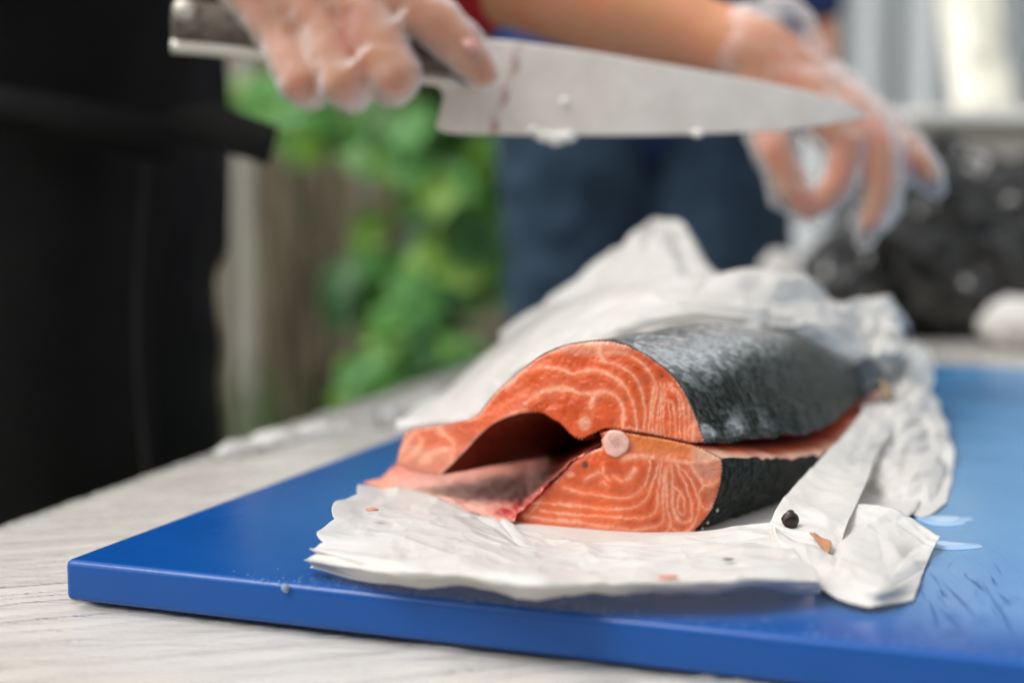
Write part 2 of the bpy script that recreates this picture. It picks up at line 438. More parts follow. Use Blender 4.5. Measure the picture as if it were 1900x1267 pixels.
m_white = cloth('white sheeting', (.80, .81, .82), (.85, .855, .86), .6, 4, .1)
_t = nd(m_white, 'ShaderNodeBsdfTranslucent'); _t.inputs[0].default_value = (.80, .82, .84, 1); _x = nd(m_white, 'ShaderNodeMixShader'); _x.inputs[0].default_value = .5
lk(m_white, bsdf(m_white).outputs[0], _x.inputs[1]); lk(m_white, _t.outputs[0], _x.inputs[2]); lk(m_white, _x.outputs[0], m_white.node_tree.nodes['Material Output'].inputs['Surface'])
m_cream = cloth('cream cloth', (.66, .64, .52), (.76, .74, .64), .7, 6, .1)
m_tub = M('cream tub plastic', (.46, .42, .36), .5); m_tubrim = M('white tub rim', (.72, .71, .68), .45)
m_metal = M('grey frame metal', (.30, .31, .32), .4, Metallic=.6)
def leaf_mat(name, c0, c1):
    m = bpy.data.materials.new(name); m.use_nodes = True; b = bsdf(m); out = m.node_tree.nodes['Material Output']
    v = coords(m); n = noise(m, v, 9, 2); c = ramp(m, n, [(.35, c0), (.65, c1)])
    lk(m, c, b.inputs['Base Color']); b.inputs['Roughness'].default_value = .38
    tr = nd(m, 'ShaderNodeBsdfTranslucent'); lk(m, c, tr.inputs['Color'])
    mx = nd(m, 'ShaderNodeMixShader'); mx.inputs[0].default_value = .5
    lk(m, b.outputs[0], mx.inputs[1]); lk(m, tr.outputs[0], mx.inputs[2]); lk(m, mx.outputs[0], out.inputs['Surface']); return m
m_leafA = leaf_mat('green leaf', (.09, .30, .06), (.19, .46, .13))
m_leafB = leaf_mat('yellow green leaf', (.22, .42, .05), (.34, .54, .12))
m_leafC = leaf_mat('deep green leaf', (.025, .12, .025), (.06, .20, .05))
m_grass = leaf_mat('grass blade', (.05, .12, .025), (.09, .17, .04))
m_stem = M('stem', (.09, .07, .04), .8)
def ground_mat():
    m = M('lawn soil and turf', (.06, .08, .03), .95); b = bsdf(m); v = coords(m); n = noise(m, v, 3, 6, .65)
    lk(m, ramp(m, n, [(.3, (.05, .045, .025)), (.55, (.045, .09, .022)), (.75, (.07, .12, .03))]), b.inputs['Base Color']); return m
m_ground = ground_mat()
m_water = M('water', (1, 1, 1), .02, **{'Transmission Weight': 1.0, 'IOR': 1.33})
m_wetfilm = M('thin water film', (.26, .42, .64), .12); bsdf(m_wetfilm).inputs['Specular IOR Level'].default_value = .7  # pale base colour stands in for the bright reflection on the water
m_fat = M('clinging fish fat', (.86, .83, .78), .12, **{'Transmission Weight': .15, 'IOR': 1.35})
m_clot = M('dark blood clot', (.022, .010, .008), .18)
m_scrap = M('brown skin scrap', (.38, .18, .09), .35)
m_pinkscrap = M('pink flesh scrap', (.62, .22, .14), .35)
m_scale = M('fish scale', (.52, .50, .44), .25)
m_fin = M('dark fin', (.025, .035, .045), .3); m_fintip = M('tan fin tip', (.35, .24, .12), .4)

# ================================================================== SETTING
v = [(-60, -30, 0), (60, -30, 0), (60, 120, 0), (-60, 120, 0)]
mesh('ground', v, [(0, 1, 2, 3)], m_ground, smooth=False, kind='structure')

# grass stuff near the fence
pl = Pile()
for i in range(9000):
    x = random.uniform(-2.2, 3.2); y = random.uniform(2.7, 4.0); 
    h = random.uniform(.06, .22) if random.random() < .8 else random.uniform(.2, .62)
    if x > .4: h *= .5
    a = random.uniform(0, 6.28); w = random.uniform(.004, .009); lx, ly = random.uniform(-.35, .35) * h, random.uniform(-.35, .35) * h
    dx, dy = math.cos(a) * w, math.sin(a) * w
    pl.add([(x - dx, y - dy, 0), (x + dx, y + dy, 0), (x + dx * .7 + lx * .4, y + dy * .7 + ly * .4, h * .6), (x - dx * .7 + lx * .4, y - dy * .7 + ly * .4, h * .6), (x + lx, y + ly, h)], [(0, 1, 2, 3), (3, 2, 4)])
mesh('grass', pl.v, pl.f, m_grass, smooth=False, kind='stuff', label='long green grass along the foot of the wooden fence', category='grass')

# fence: planks one by one
FY = 4.05
def fence_run(root, x0, x1, y, face, h0, seed):
    rf = random.Random(seed); x = x0; me = None; w = .14
    vv, ff = box(0, w, -.011, .011, .03, h0); q = bpy.data.meshes.new('plank'); q.from_pydata(vv, [], ff); q.materials.append(m_plankC)
    while x < x1:
        o = link('plank', q, None, root); o.location = (x, rf.uniform(-.004, .004), rf.uniform(-.02, .02)); x += w + .012
    for z in (.35, h0 - .3):
        vv, ff = box(x0, x1, face * .013, face * .055, z, z + .09); o = mesh('rail', np.array(vv) + [0, root.location[1], 0], ff, m_rail, root, smooth=False)
fence_block = empty('wooden_fence', (0, -1.9, 0), label='board fence added unseen behind the viewer to cut the front light', category='fence')
fence_run(fence_block, -3.5, 3.5, -1.9, -1, 1.95, 3)  # unseen run of planks added to hold back low light from the front
fence = empty('wooden_fence', (0, FY, 0), label='weathered vertical board fence behind the shrub and the table', category='fence')
rf = random.Random(8)
x = -3.4; i = 0
while x < .95:
    w = rf.uniform(.125, .155); h = 1.62 + rf.uniform(-.02, .02)
    px = 950 + (x + w / 2) / FY * F
    mt = [m_plankB, m_plankC, m_plankA][rf.choice([0, 0, 1, 1, 2])]
    if 395 < px < 520: mt = m_plankA
    elif 520 <= px < 700: mt = m_plankB
    vv, ff = box(x, x + w, FY - .011 + rf.uniform(-.004, .004), FY + .011, .03, h)
    vv = np.array(vv); vv[:, 0] += (vv[:, 2] / 1.8) * rf.uniform(-.006, .006)
    o = mesh('plank', vv, ff, mt, fence, smooth=False); bev(o, .003, 1)
    x += w + rf.uniform(.006, .016); i += 1
for z in (.35, 1.35):
    vv, ff = box(-3.5, 1.0, FY + .013, FY + .055, z, z + .09); mesh('rail', vv, ff, m_rail, fence, smooth=False)
for xx in (-3.3, -1.2, .88):
    vv, ff = box(xx, xx + .09, FY + .057, FY + .147, 0, 1.58); mesh('post', vv, ff, m_rail, fence, smooth=False)
# slim brown pole next to the person
vv, ff = tube([P(418, 900, 3.2) * [1, 1, 0], (P(418, 300, 3.2)[0], 3.2, .9), (P(420, 0, 3.2)[0] + .01, 3.2, 2.1)], [.017, .016, .014], 10)
mesh('garden_stake', vv, ff, m_plankB, label='thin brown garden stake beside the person in black', category='stake')

# shrubs
def leafshape(c, ax, nrm, L, W):
    b_ = np.cross(nrm, ax); b_ /= np.linalg.norm(b_) + 1e-9
    pts = [(0, 0, 0), (.25, .42, .03), (.6, .5, .05), (1, 0, -.12), (.6, -.5, .05), (.25, -.42, .03), (.55, 0, -.04)]
    v = [c + ax * L * p[0] + b_ * W * p[1] + nrm * L * p[2] for p in pts]
    return v, [(0, 6, 2, 1), (6, 3, 2), (0, 5, 4, 6), (6, 4, 3)]
def shrub(center, rad, n, size, mats, label, group=None, seed=1, trunk_h=.5, clumps=26, big=0):
    rs = np.random.default_rng(seed); c = np.array(center, float)
    root = empty('leafy_shrub', (c[0], c[1], 0), label=label, category='shrub')
    if group: root['group'] = group
    cl = []
    for k in range(clumps):
        d = rs.normal(size=3); d /= np.linalg.norm(d); q = c + d * np.array(rad) * rs.uniform(.35, .95)
        q[2] = max(q[2], .15); cl.append((q, rs.uniform(.14, .26) * (max(rad) + min(rad)) * .5))
    piles = [Pile() for _ in mats]
    bigs = []
    for i in range(n):
        q, r = cl[rs.integers(len(cl))]; d = rs.normal(size=3); d /= np.linalg.norm(d)
        p = q + d * r * rs.uniform(.3, 1.1)
        nr = d * .5 + np.array([0, -.85, .7]) + rs.normal(size=3) * .38; nr /= np.linalg.norm(nr)
        ax = np.cross(nr, rs.normal(size=3)); ax /= np.linalg.norm(ax); ax[2] -= .3; ax /= np.linalg.norm(ax)
        s = size * rs.uniform(.6, 1.25); k = min(int(rs.beta(1.35, 1.5) * len(mats)), len(mats) - 1)
        bigs.append((s - p[1] * .02, p, ax, nr, s, k))
    bigs.sort(key=lambda t: -t[0])
    for j, (_, p, ax, nr, s, k) in enumerate(bigs):
        if j < big:
            v_, f_ = leafshape(p, ax, nr, s * 1.1, s * .8); mesh('leaf', v_, f_, mats[k], root, smooth=False)
        else: piles[k].add(*leafshape(p, ax, nr, s, s * .75))
    P3 = Pile(); mi = []
    for k, q in enumerate(piles):
        P3.add(q.v, q.f); mi += [k] * len(q.f)
    o = mesh('crown', P3.v, P3.f, list(mats), root, smooth=False, kind='stuff', mi=mi)
    st = Pile()
    for q, r in cl[:14]:
        b0 = np.array([c[0], c[1], 0]) + rs.normal(size=3) * [.05, .05, 0]
        mid = (b0 + q) / 2 + rs.normal(size=3) * .05
        st.add(*tube(cr1([b0, mid, q], 7), np.linspace(.014, .004, 7), 6))
    mesh('stem', st.v, st.f, m_stem, root)
    return root
shrub((-.17, 3.35, 1.02), (.23, .25, .62), 620, .125, [m_leafC, m_leafA, m_leafB], 'broad-leaved green shrub between the fence and the person in jeans', seed=3, big=120)
shrub((-.20, 3.0, .50), (.20, .2, .24), 260, .095, [m_leafC, m_leafA, m_leafB], 'low yellow-green bush at the foot of the taller shrub', seed=9, clumps=14, big=40)
shrub((-.52, 3.6, 1.16), (.22, .2, .12), 90, .10, [m_leafA, m_leafB], 'sparse leafy branch hanging over the fence beside the knife hand', seed=5, clumps=10)

# trees beyond the fence (seen in reflections, and from a step aside)
def tree(x, y, h, seed, label):
    rs = np.random.default_rng(seed)
    root = empty('garden_tree', (x, y, 0), label=label, category='tree', group='trees beyond the fence')
    pth = cr1([(x, y, 0), (x + .1, y, h * .35), (x - .05, y + .1, h * .8)], 9); vv, ff = tube(pth, np.linspace(.16, .05, 9), 10)
    tp = Pile(); tp.add(vv, ff); cp = Pile()
    for k in range(16):
        a = rs.uniform(0, 6.28); z = rs.uniform(h * .35, h * .98); rr = rs.uniform(.4, 1.5) * (1.15 - z / h)
        e = np.array([x + math.cos(a) * rr, y + math.sin(a) * rr, z]); tp.add(*tube(cr1([(x, y, z * .6), (x + math.cos(a) * rr * .5, y + math.sin(a) * rr * .5, z * .75), e], 5), np.linspace(.05, .012, 5), 6))
        for i in range(110):
            d = rs.normal(size=3); d /= np.linalg.norm(d); p = e + d * rs.uniform(.1, .75); nr = d + rs.normal(size=3) * .5; nr /= np.linalg.norm(nr)
            ax = np.cross(nr, rs.normal(size=3)); ax /= np.linalg.norm(ax); cp.add(*leafshape(p, ax, nr, rs.uniform(.12, .24), .13))
    mesh('trunk', tp.v, tp.f, m_stem, root); mesh('crown', cp.v, cp.f, m_leafC if seed % 2 else m_leafA, root, smooth=False, kind='stuff')
tree(-2.6, 6.3, 4.2, 1, 'leafy tree beyond the fence behind the person in black')
tree(-1.1, 6.6, 3.0, 2, 'leafy tree beyond the fence above the broad-leaved shrub')

# ================================================================== TABLE
A = PZ(0, 980, 0, TABZ); B = PZ(830, 690, 0, TABZ)
eu = (B - A); eu[2] = 0; eu /= np.linalg.norm(eu)              # along the long edge, away from us
ev_ = np.array([eu[1], -eu[0], 0])                            # across, to the right
A2 = A - eu * .55
LT, WT = 1.85, .92
cor = [A2, A2 + eu * LT, A2 + eu * LT + ev_ * WT, A2 + ev_ * WT]
table = empty('table', tuple((A2 + eu * LT / 2 + ev_ * WT / 2) * [1, 1, 0]), label='pale table under clear plastic film carrying the board', category='table')
vv = [c + [0, 0, 0] for c in cor] + [c - [0, 0, .03] for c in cor]
o = mesh('tabletop', vv, [(3, 2, 1, 0), (4, 5, 6, 7), (0, 1, 5, 4), (1, 2, 6, 5), (2, 3, 7, 6), (3, 0, 4, 7)], m_table, table, smooth=False); bev(o, .004, 2)
for su, sv in ((.08, .08), (LT - .08, .08), (.08, WT - .08), (LT - .08, WT - .08)):
    q = A2 + eu * su + ev_ * sv
    vv, ff = tube([(q[0], q[1], 0), (q[0], q[1], TABZ - .031)], .018, 14); mesh('leg', vv, ff, m_metal, table)

# plastic film over the table: real wrinkles
n, mm = 620, 420
uu = (np.linspace(0, 1, n) ** 1.35) * (LT + .025) - .015; vv_ = (np.linspace(0, 1, mm) ** 1.15) * (WT + .012) - .012
U, V = np.meshgrid(uu, vv_, indexing='ij')
X = A2[0] + eu[0] * U + ev_[0] * V; Y = A2[1] + eu[1] * U + ev_[1] * V
ang = .42 + .6 * fbm(np.stack([X * 1.6, Y * 1.6, X * 0], -1), 11, 2)
a_ = X * np.cos(ang) + Y * np.sin(ang); b_ = -X * np.sin(ang) + Y * np.cos(ang)
w = fbm(np.stack([a_ * 5, b_ * 75, X * 0], -1), 21, 3); w2 = fbm(np.stack([X * 9, Y * 9, X * 0 + 3], -1), 5, 3)
ridge = np.clip(1 - np.abs(w) * 6, 0, 1) ** 1.3
w3 = fbm(np.stack([a_ * 9, b_ * 190, X * 0], -1), 61, 2)
Z = TABZ + .0010 + .0024 * ridge * np.clip(.55 + w2, .1, 1) + .0006 * (1 + w2) + .0007 * (1 - np.abs(w3)) ** 3
ed = np.minimum(np.clip(V / .01, -1, 1), 1); Z = np.where(V < 0, TABZ + .001 + V * 1.6, Z)
film = mesh('plastic_film', np.stack([X, Y, Z], -1).reshape(-1, 3), gridfaces(n, mm), m_film, label='wrinkled clear plastic film stretched over the pale table', category='plastic film')

# film ridges added by the far left edge, whitened to carry the sky's glare
m_glare = bpy.data.materials.new('glare-whitened film'); m_glare.use_nodes = True; _film(m_glare, .75, .05, .5)
for (pts, w_, sd) in (([(395, 852), (470, 828), (560, 806), (640, 800)], .013, 3), ([(700, 790), (735, 768), (775, 750), (812, 735)], .012, 5)):
    cen = cr1(np.array([PZ(x_, y_, .002, TABZ) for x_, y_ in pts]), 50); g = np.zeros((50, 16, 3))
    for i in range(50):
        wv = w_ * math.sin(math.pi * (i + .5) / 50) ** .5
        for j in range(16):
            s_ = j / 15 * 2 - 1; g[i, j] = cen[i] + ev_ * s_ * wv; g[i, j, 2] = TABZ + .0035 + .006 * (1 - s_ * s_) * abs(math.sin(i * .21 + sd)) ** .5
    g[..., 2] += .0022 * fbm(g * 170, sd, 3)
    mesh('film_glare', g.reshape(-1, 3), gridfaces(50, 16), m_glare, film)

# ================================================================== BOARD
Ca = PZ(118, 1038, 0); Cb = PZ(1900, 1226, 0); Cd = PZ(757, 800, 0)
fe = Cb - Ca; fe[2] = 0; fe /= np.linalg.norm(fe)
le = Cd - Ca; le[2] = 0; le /= np.linalg.norm(le)
print('board angle', math.degrees(math.acos(float(fe @ le))))
Cr = PZ(1800, 677, 0); dp = float((Cr - Ca) @ np.array([-fe[1], fe[0], 0]))
print('board depth', dp, 'corner', Ca)
le = .5 * le + .5 * np.array([-fe[1], fe[0], 0]); le /= np.linalg.norm(le)
bw = .86
bl = dp
c4 = [Ca, Ca + fe * bw, Ca + fe * bw + le * bl, Ca + le * bl]
vv = [tuple(c[:2]) + (TABZ + .0035,) for c in c4] + [tuple(c[:2]) + (BZ,) for c in c4]
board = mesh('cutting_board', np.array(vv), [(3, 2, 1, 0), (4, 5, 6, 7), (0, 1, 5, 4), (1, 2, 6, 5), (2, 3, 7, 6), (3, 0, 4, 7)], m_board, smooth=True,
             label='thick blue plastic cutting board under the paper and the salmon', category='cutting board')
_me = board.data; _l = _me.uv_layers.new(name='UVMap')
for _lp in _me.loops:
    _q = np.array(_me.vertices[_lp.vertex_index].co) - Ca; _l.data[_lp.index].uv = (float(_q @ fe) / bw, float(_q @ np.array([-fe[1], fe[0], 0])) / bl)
m_ = board.modifiers.new('corner', 'BEVEL'); m_.width = .0028; m_.segments = 4; m_.limit_method = 'ANGLE'
board.modifiers.new('wn', 'WEIGHTED_NORMAL')
# knife scores, lower right
pl = Pile(); rs = random.Random(5)
def score(a, b, w=.00035):
    a = PZ(a[0], a[1], .0004); b = PZ(b[0], b[1], .0004); d = (b - a) / np.linalg.norm(b - a); nn = np.array([-d[1], d[0], 0]) * w
    mid = (a + b) / 2 + nn * rs.uniform(-3, 3)
    pl.add([a, mid + nn, b, mid - nn], [(0, 3, 2, 1)])
for a, b in (((1748, 1078), (1812, 1143)), ((1722, 1108), (1743, 1168)), ((1735, 1120), (1796, 1180)), ((1828, 1090), (1884, 1182)), ((1850, 1098), (1878, 1124)), ((1790, 1066), (1830, 1100)), ((1742, 1088), (1764, 1108)), ((1838, 1066), (1852, 1088))): score(a, b, .0003)
for k in range(60):
    x_, y_ = rs.uniform(1660, 1960), rs.uniform(1020, 1190); L = rs.uniform(12, 60); t = rs.uniform(-.9, 1.4)
    score((x_, y_), (x_ + L * math.cos(t), y_ + L * math.sin(t) * .6), .00013)
mesh('knife_score', pl.v, pl.f, m_score, board, smooth=False, kind='stuff')

# ================================================================== SALMON
def interp(x, xs, ys): return np.interp(x, xs, ys)
_yx = np.arange(560, 1500, 5.0); _yy = np.interp(_yx, [600, 680, 740, 820, 960, 1150, 1345], [.705, .680, .660, .634, .598, .583, .583]); _yy = np.convolve(np.pad(_yy, 12, mode='edge'), np.hanning(25) / np.hanning(25).sum(), 'valid')
def Yf(px): return float(np.interp(px, _yx, _yy))
def Ff(px, py):
    p = P(px, py, Yf(px)); p[1] += max(0, (860 - py)) * 3.0e-5
    p = P(px, py, p[1])
    if p[2] < BZ + .0018: p[2] = BZ + .0018
    return p
salmon = empty('salmon', (.02, .68, BZ), label='raw salmon piece with orange cut face and dark skin on white paper', category='fish')

UP = [(735, 860), (742, 830), (752, 802), (768, 794), (800, 791), (840, 785), (870, 778), (890, 765), (905, 745), (925, 722), (950, 700), (975, 680), (1000, 661), (1030, 646), (1060, 637), (1095, 632), (1130, 632), (1165, 640), (1195, 655), (1225, 675), (1250, 697), (1270, 725), (1285, 755), (1297, 785), (1305, 812), (1309, 822)]
UPlow = [(1309, 822), (1283, 822), (1255, 816), (1220, 809), (1180, 803), (1150, 798), (1125, 796), (1110, 801), (1097, 808), (1080, 817), (1066, 812), (1052, 800), (1040, 787), (1022, 777), (1008, 768), (990, 766), (965, 768), (940, 775), (915, 787), (890, 808), (868, 832), (850, 850), (835, 865), (818, 881), (790, 880), (760, 874), (735, 860)]
LO = [(1340, 850), (1341, 880), (1336, 910), (1323, 945), (1305, 970), (1285, 990), (1250, 999), (1150, 1004), (1080, 1002), (1010, 1000), (965, 992), (932, 975), (940, 962), (965, 946), (986, 928), (1011, 906), (1032, 888), (1051, 869), (1072, 848), (1090, 838), (1112, 832), (1121, 825), (1117, 812), (1112, 803), (1128, 797.5), (1150, 799.5), (1180, 804.5), (1220, 810.5), (1255, 817.5), (1283, 824), (1310, 835), (1340, 850)]

# fat lines traced over the cut face, in two measuring frames
def c5(pts): return [(940 + x / 3.248, 620 + y / 3.248) for x, y in pts]
def c1(pts): return [(660 + x / 2.696, 540 + y / 2.696) for x, y in pts]
fat = []   # (polyline px, width px, strength)
for pts, w in (
    ([(0, 330), (80, 250), (160, 205), (250, 195), (340, 215), (400, 240), (470, 222), (560, 220), (640, 255), (700, 300), (740, 360), (765, 420), (780, 500), (785, 570)], 3.0),
    ([(110, 420), (190, 360), (270, 335), (380, 345), (470, 355), (530, 362), (600, 347), (660, 375), (695, 430), (705, 500), (700, 545)], 3.4),
    ([(270, 332), (330, 325), (400, 340)], 5), ([(532, 358), (522, 395), (512, 435)], 4.0),
    ([(560, 160), (640, 175), (720, 215), (780, 270), (810, 330), (825, 400), (835, 480), (830, 570)], 2.6),
    ([(590, 112), (680, 110), (760, 140), (830, 190), (880, 250), (890, 300), (880, 380), (870, 450), (860, 575)], 2.8),
    ([(900, 290), (905, 350), (890, 430), (880, 500), (885, 590)], 1.9), ([(925, 290), (930, 350), (920, 420), (908, 500), (906, 595)], 1.9),
    ([(950, 300), (937, 360), (932, 440), (925, 520), (928, 600)], 1.8), ([(1000, 300), (960, 335), (950, 400), (946, 480), (944, 560), (950, 615)], 2.0),
    ([(975, 300), (1020, 340), (1050, 372), (1062, 430), (1070, 500), (1074, 560), (1070, 655)], 2.8), ([(958, 400), (1000, 415), (1010, 480), (1016, 550), (1022, 640)], 2.4),
    ([(985, 330), (1030, 372), (1042, 440), (1046, 520), (1046, 640)], 1.6), ([(975, 420), (982, 500), (985, 630)], 1.5),
    ([(1040, 300), (1085, 345), (1100, 420), (1098, 500), (1092, 620)], 2.4), ([(1140, 500), (1125, 560), (1120, 650)], 2.0),
    ([(230, 110), (300, 105), (380, 80), (470, 60), (560, 62), (640, 66), (720, 70)], 4.5), ([(560, 60), (560, 120), (590, 165)], 4.5),
    ([(700, 560), (800, 575), (900, 600), (1100, 650)], 1.5),
    ([(350, 925), (430, 950), (520, 965), (620, 980), (720, 985), (800, 950), (840, 890), (860, 820), (865, 760)], 2.4),
    ([(140, 1010), (240, 1020), (350, 1025), (480, 1040), (600, 1055), (720, 1050), (800, 1030), (850, 980), (880, 900), (905, 830), (915, 770)], 2.4),
    ([(200, 1062), (330, 1080), (480, 1090), (620, 1100), (760, 1110), (850, 1100), (900, 1060), (912, 980), (920, 900), (928, 800), (932, 765)], 2.3),
    ([(100, 1095), (260, 1118), (420, 1132), (560, 1150), (640, 1165), (760, 1178), (860, 1165), (930, 1140), (947, 1080), (942, 1000), (948, 900), (957, 790)], 3.4),
    ([(968, 780), (962, 880), (965, 980), (972, 1060), (985, 1120), (985, 1170), (930, 1215)], 2.4), ([(985, 1150), (1010, 1180), (1060, 1200)], 4),
    ([(990, 790), (1000, 850), (998, 950), (1000, 1030), (1020, 1090), (1050, 1130), (1110, 1122), (1118, 1060), (1098, 960), (1070, 880), (1035, 815)], 2.8),
    ([(1005, 920), (1040, 945), (1070, 1000), (1072, 1070), (1050, 1085), (1032, 1040), (1040, 970)], 2.4),
    ([(1020, 780), (1085, 840), (1130, 920), (1160, 1000), (1155, 1080), (1120, 1160), (1070, 1195)], 2.4),
    ([(1060, 770), (1120, 800), (1170, 880), (1192, 912), (1260, 890), (1292, 868)], 2.8), ([(1190, 912), (1160, 965), (1180, 1040), (1215, 1062), (1240, 1030)], 2.2),
    ([(640, 855), (690, 880), (740, 860), (775, 815)], 3.2), ([(480, 870), (520, 850), (560, 835), (590, 855), (620, 880)], 2.4), ([(580, 800), (584, 850)], 1.6),
    ([(580, 890), (600, 910)], 3.0), ([(420, 760), (360, 810), (300, 890)], 2.8), ([(450, 735), (520, 705), (575, 700)], 2.6), ([(700, 745), (800, 735), (900, 745), (1000, 760), (1100, 770), (1200, 760)], 5.0),
    ([(210, 1000), (160, 1060), (120, 1100)], 2.8),
): fat.append((c5(pts), w, 1.0))
for pts, w, s_ in (
    ([(415, 680), (435, 715), (470, 738), (490, 770), (480, 830)], 4.0, .9), ([(290, 700), (330, 740), (300, 800), (240, 850)], 5.5, .7), ([(340, 850), (400, 800), (470, 790)], 8, .8),
    ([(200, 860), (280, 720), (380, 680)], 3.2, .8), ([(640, 590), (700, 520), (780, 450), (850, 405)], 2.6, .9), ([(430, 905), (530, 830), (620, 740), (700, 662), (780, 615), (860, 590)], 2.8, .8),
    ([(660, 570), (730, 480), (850, 370), (960, 300)], 2.2, .6), ([(600, 640), (680, 600), (760, 560), (850, 520)], 2.6, .5),
): fat.append((c1(pts), w, s_))
def polyd(pts, poly):
    d = np.full(len(pts), 1e9)
    q = cr1(np.array(poly), len(poly) * 5) if len(poly) > 2 else np.array(poly, float)
    for a, b in zip(q[:-1], q[1:]):
        ab = b - a; t = np.clip(((pts - a) @ ab) / (ab @ ab + 1e-9), 0, 1); d = np.minimum(d, np.linalg.norm(pts - a - t[:, None] * ab, axis=1))
    return d
def blob(p, x, y, rx, ry=None, soft=1.0):
    ry = ry or rx; r = np.sqrt(((p[:, 0] - x) / rx) ** 2 + ((p[:, 1] - y) / ry) ** 2); return np.clip((1.15 - r) / (.5 * soft), 0, 1)
ORANGE = np.array([.63, .080, .009]); FAT = np.array([.82, .43, .28]); PALE = np.array([.68, .31, .21]); RED = np.array([.42, .02, .018])
def facecol(p, upper):
    n1 = fbm(np.c_[p / 38., p[:, :1] * 0], 31, 4); n2 = fbm(np.c_[p / 7., p[:, :1] * 0], 35, 3)
    c = ORANGE * (1 + .20 * n1[:, None] + .10 * n2[:, None]) + np.array([.03, .025, .01]) * n1[:, None]
    def mix(c, k, col): k = np.clip(k, 0, 1)[:, None]; return c * (1 - k) + np.array(col) * k
    if upper:
        # pale belly lip
        lip = np.clip((905 - p[:, 0] * 1.0 + (p[:, 1] - 800) * .9) / 110, 0, 1); c = mix(c, lip * (.62 + .3 * n1), PALE)
        c = mix(c, blob(p, 805, 815, 42, 24) * .75, ORANGE * 1.05); c = mix(c, blob(p, 845, 815, 22, 40) * .5, ORANGE)
        c = mix(c, blob(p, 1085, 785, 13, 15) * .8, FAT * .95)
        c = mix(c, blob(p, 1110, 648, 85, 15) * .55, PALE)
        c = mix(c, blob(p, 1290, 795, 12, 42) * .55, PALE)
    else:
        c = mix(c, np.clip((p[:, 1] - (855 + 0 * p[:, 0])) / 120, 0, 1) * .18, [.74, .22, .07])
        c = mix(c, blob(p, 1310, 865, 36, 28) * .75, PALE); c = mix(c, blob(p, 1318, 905, 12, 50) * .45, PALE)
        c = mix(c, blob(p, 1050, 985, 95, 9) * .55, PALE); c = mix(c, blob(p, 985, 972, 30, 12) * .5, RED * 1.6)
        # cut strip on top, right of the backbone
        top = np.interp(p[:, 0], [1110, 1150, 1220, 1283, 1345], [800, 799, 810, 824, 851]); low = np.interp(p[:, 0], [1150, 1175, 1220, 1275, 1345], [800, 838, 848, 851, 853])
        c = mix(c, np.clip((low - p[:, 1]) / 5, 0, 1) * np.clip((p[:, 0] - 1160) / 14, 0, 1) * .8, [.80, .24, .055])
        c = mix(c, np.clip(1 - np.abs(p[:, 1] - top - 2) / 3, 0, 1) * (p[:, 0] > 1165) * .35, PALE)
        c = mix(c, np.clip((p[:, 0] - 1275) / 30, 0, 1) * np.clip((low + 6 - p[:, 1]) / 8, 0, 1) * .8, [.82, .55, .42])
    k = np.zeros(len(p)); dm = np.full(len(p), 99.); nl = fbm(np.c_[p / 26., p[:, :1] * 0 + 9], 58, 2); sl = np.clip(.95 + .9 * fbm(np.c_[p / 34., p[:, :1] * 0 + 2], 59, 2), .45, 1)
    pj = p + np.c_[fbm(np.c_[p / 9., p[:, :1] * 0], 51, 3), fbm(np.c_[p / 9., p[:, :1] * 0 + 5], 52, 3)] * 2.4
    for poly, w, s_ in fat:
        d = polyd(pj, poly); dm = np.minimum(dm, d); w = w * 1.0 * (1 + .8 * nl); k = np.maximum(k, s_ * sl * np.exp(-(d / (w * .85)) ** 2) * (.85 + .5 * n2) + .20 * s_ * np.exp(-(d / (w * 3.2)) ** 2))
    fl = np.clip(dm / 11., 0, 1); c = c * (1.10 - .26 * fl[:, None]) ; c = mix(c, np.exp(-(dm / 5.5) ** 2) * .10, [.72, .20, .07])
    k = np.clip(k, 0, 1)
    c = mix(c, k * .84, FAT)
    edge = polyd(p, UP[6:] if upper else LO[:8])
    c = mix(c, np.clip(1 - edge / (5.5 + 3 * n1), 0, 1) * .75, [.62, .40, .33]); c = mix(c, np.clip(1 - edge / 1.8, 0, 1) * .6, [.30, .25, .24])
    if upper:
        cav = polyd(p, [(1080, 817), (1066, 812), (1052, 800), (1040, 787), (1022, 777), (1008, 768), (990, 766)]); c = mix(c, np.clip(1 - cav / 5, 0, 1) * .6, RED)
        cav = polyd(p, [(990, 766), (940, 775), (890, 808), (850, 850), (818, 881)]); c = mix(c, np.clip(1 - cav / 5, 0, 1) * .55, [.75, .42, .34])
        for x_, y_, r_ in ((1013, 652, 3), (1074, 633, 3), (1100, 631, 2), (1216, 658, 5), (1228, 697, 3), (1000, 657, 3)): c = mix(c, blob(p, x_, y_, r_) * .9, [.03, .03, .035])
    else:
        bl_ = polyd(p, [(932, 972), (965, 950), (990, 925), (1012, 906), (1032, 888), (1051, 869), (1068, 852)])
        c = mix(c, np.clip(1 - bl_ / (6 + 4 * n2), 0, 1) * .8, [.45, .03, .03])
        c = mix(c, blob(p, 1086, 862, 7, 7) * .95, [.03, .022, .02])
        c = mix(c, blob(p, 1117, 818, 7, 14) * .85, [.18, .008, .012]); c = mix(c, blob(p, 1169, 829, 7, 8) * .6, [.45, .06, .08])
        c = mix(c, blob(p, 1058, 880, 10, 6) * .5, FAT)
    return np.clip(c, 0, .9), k
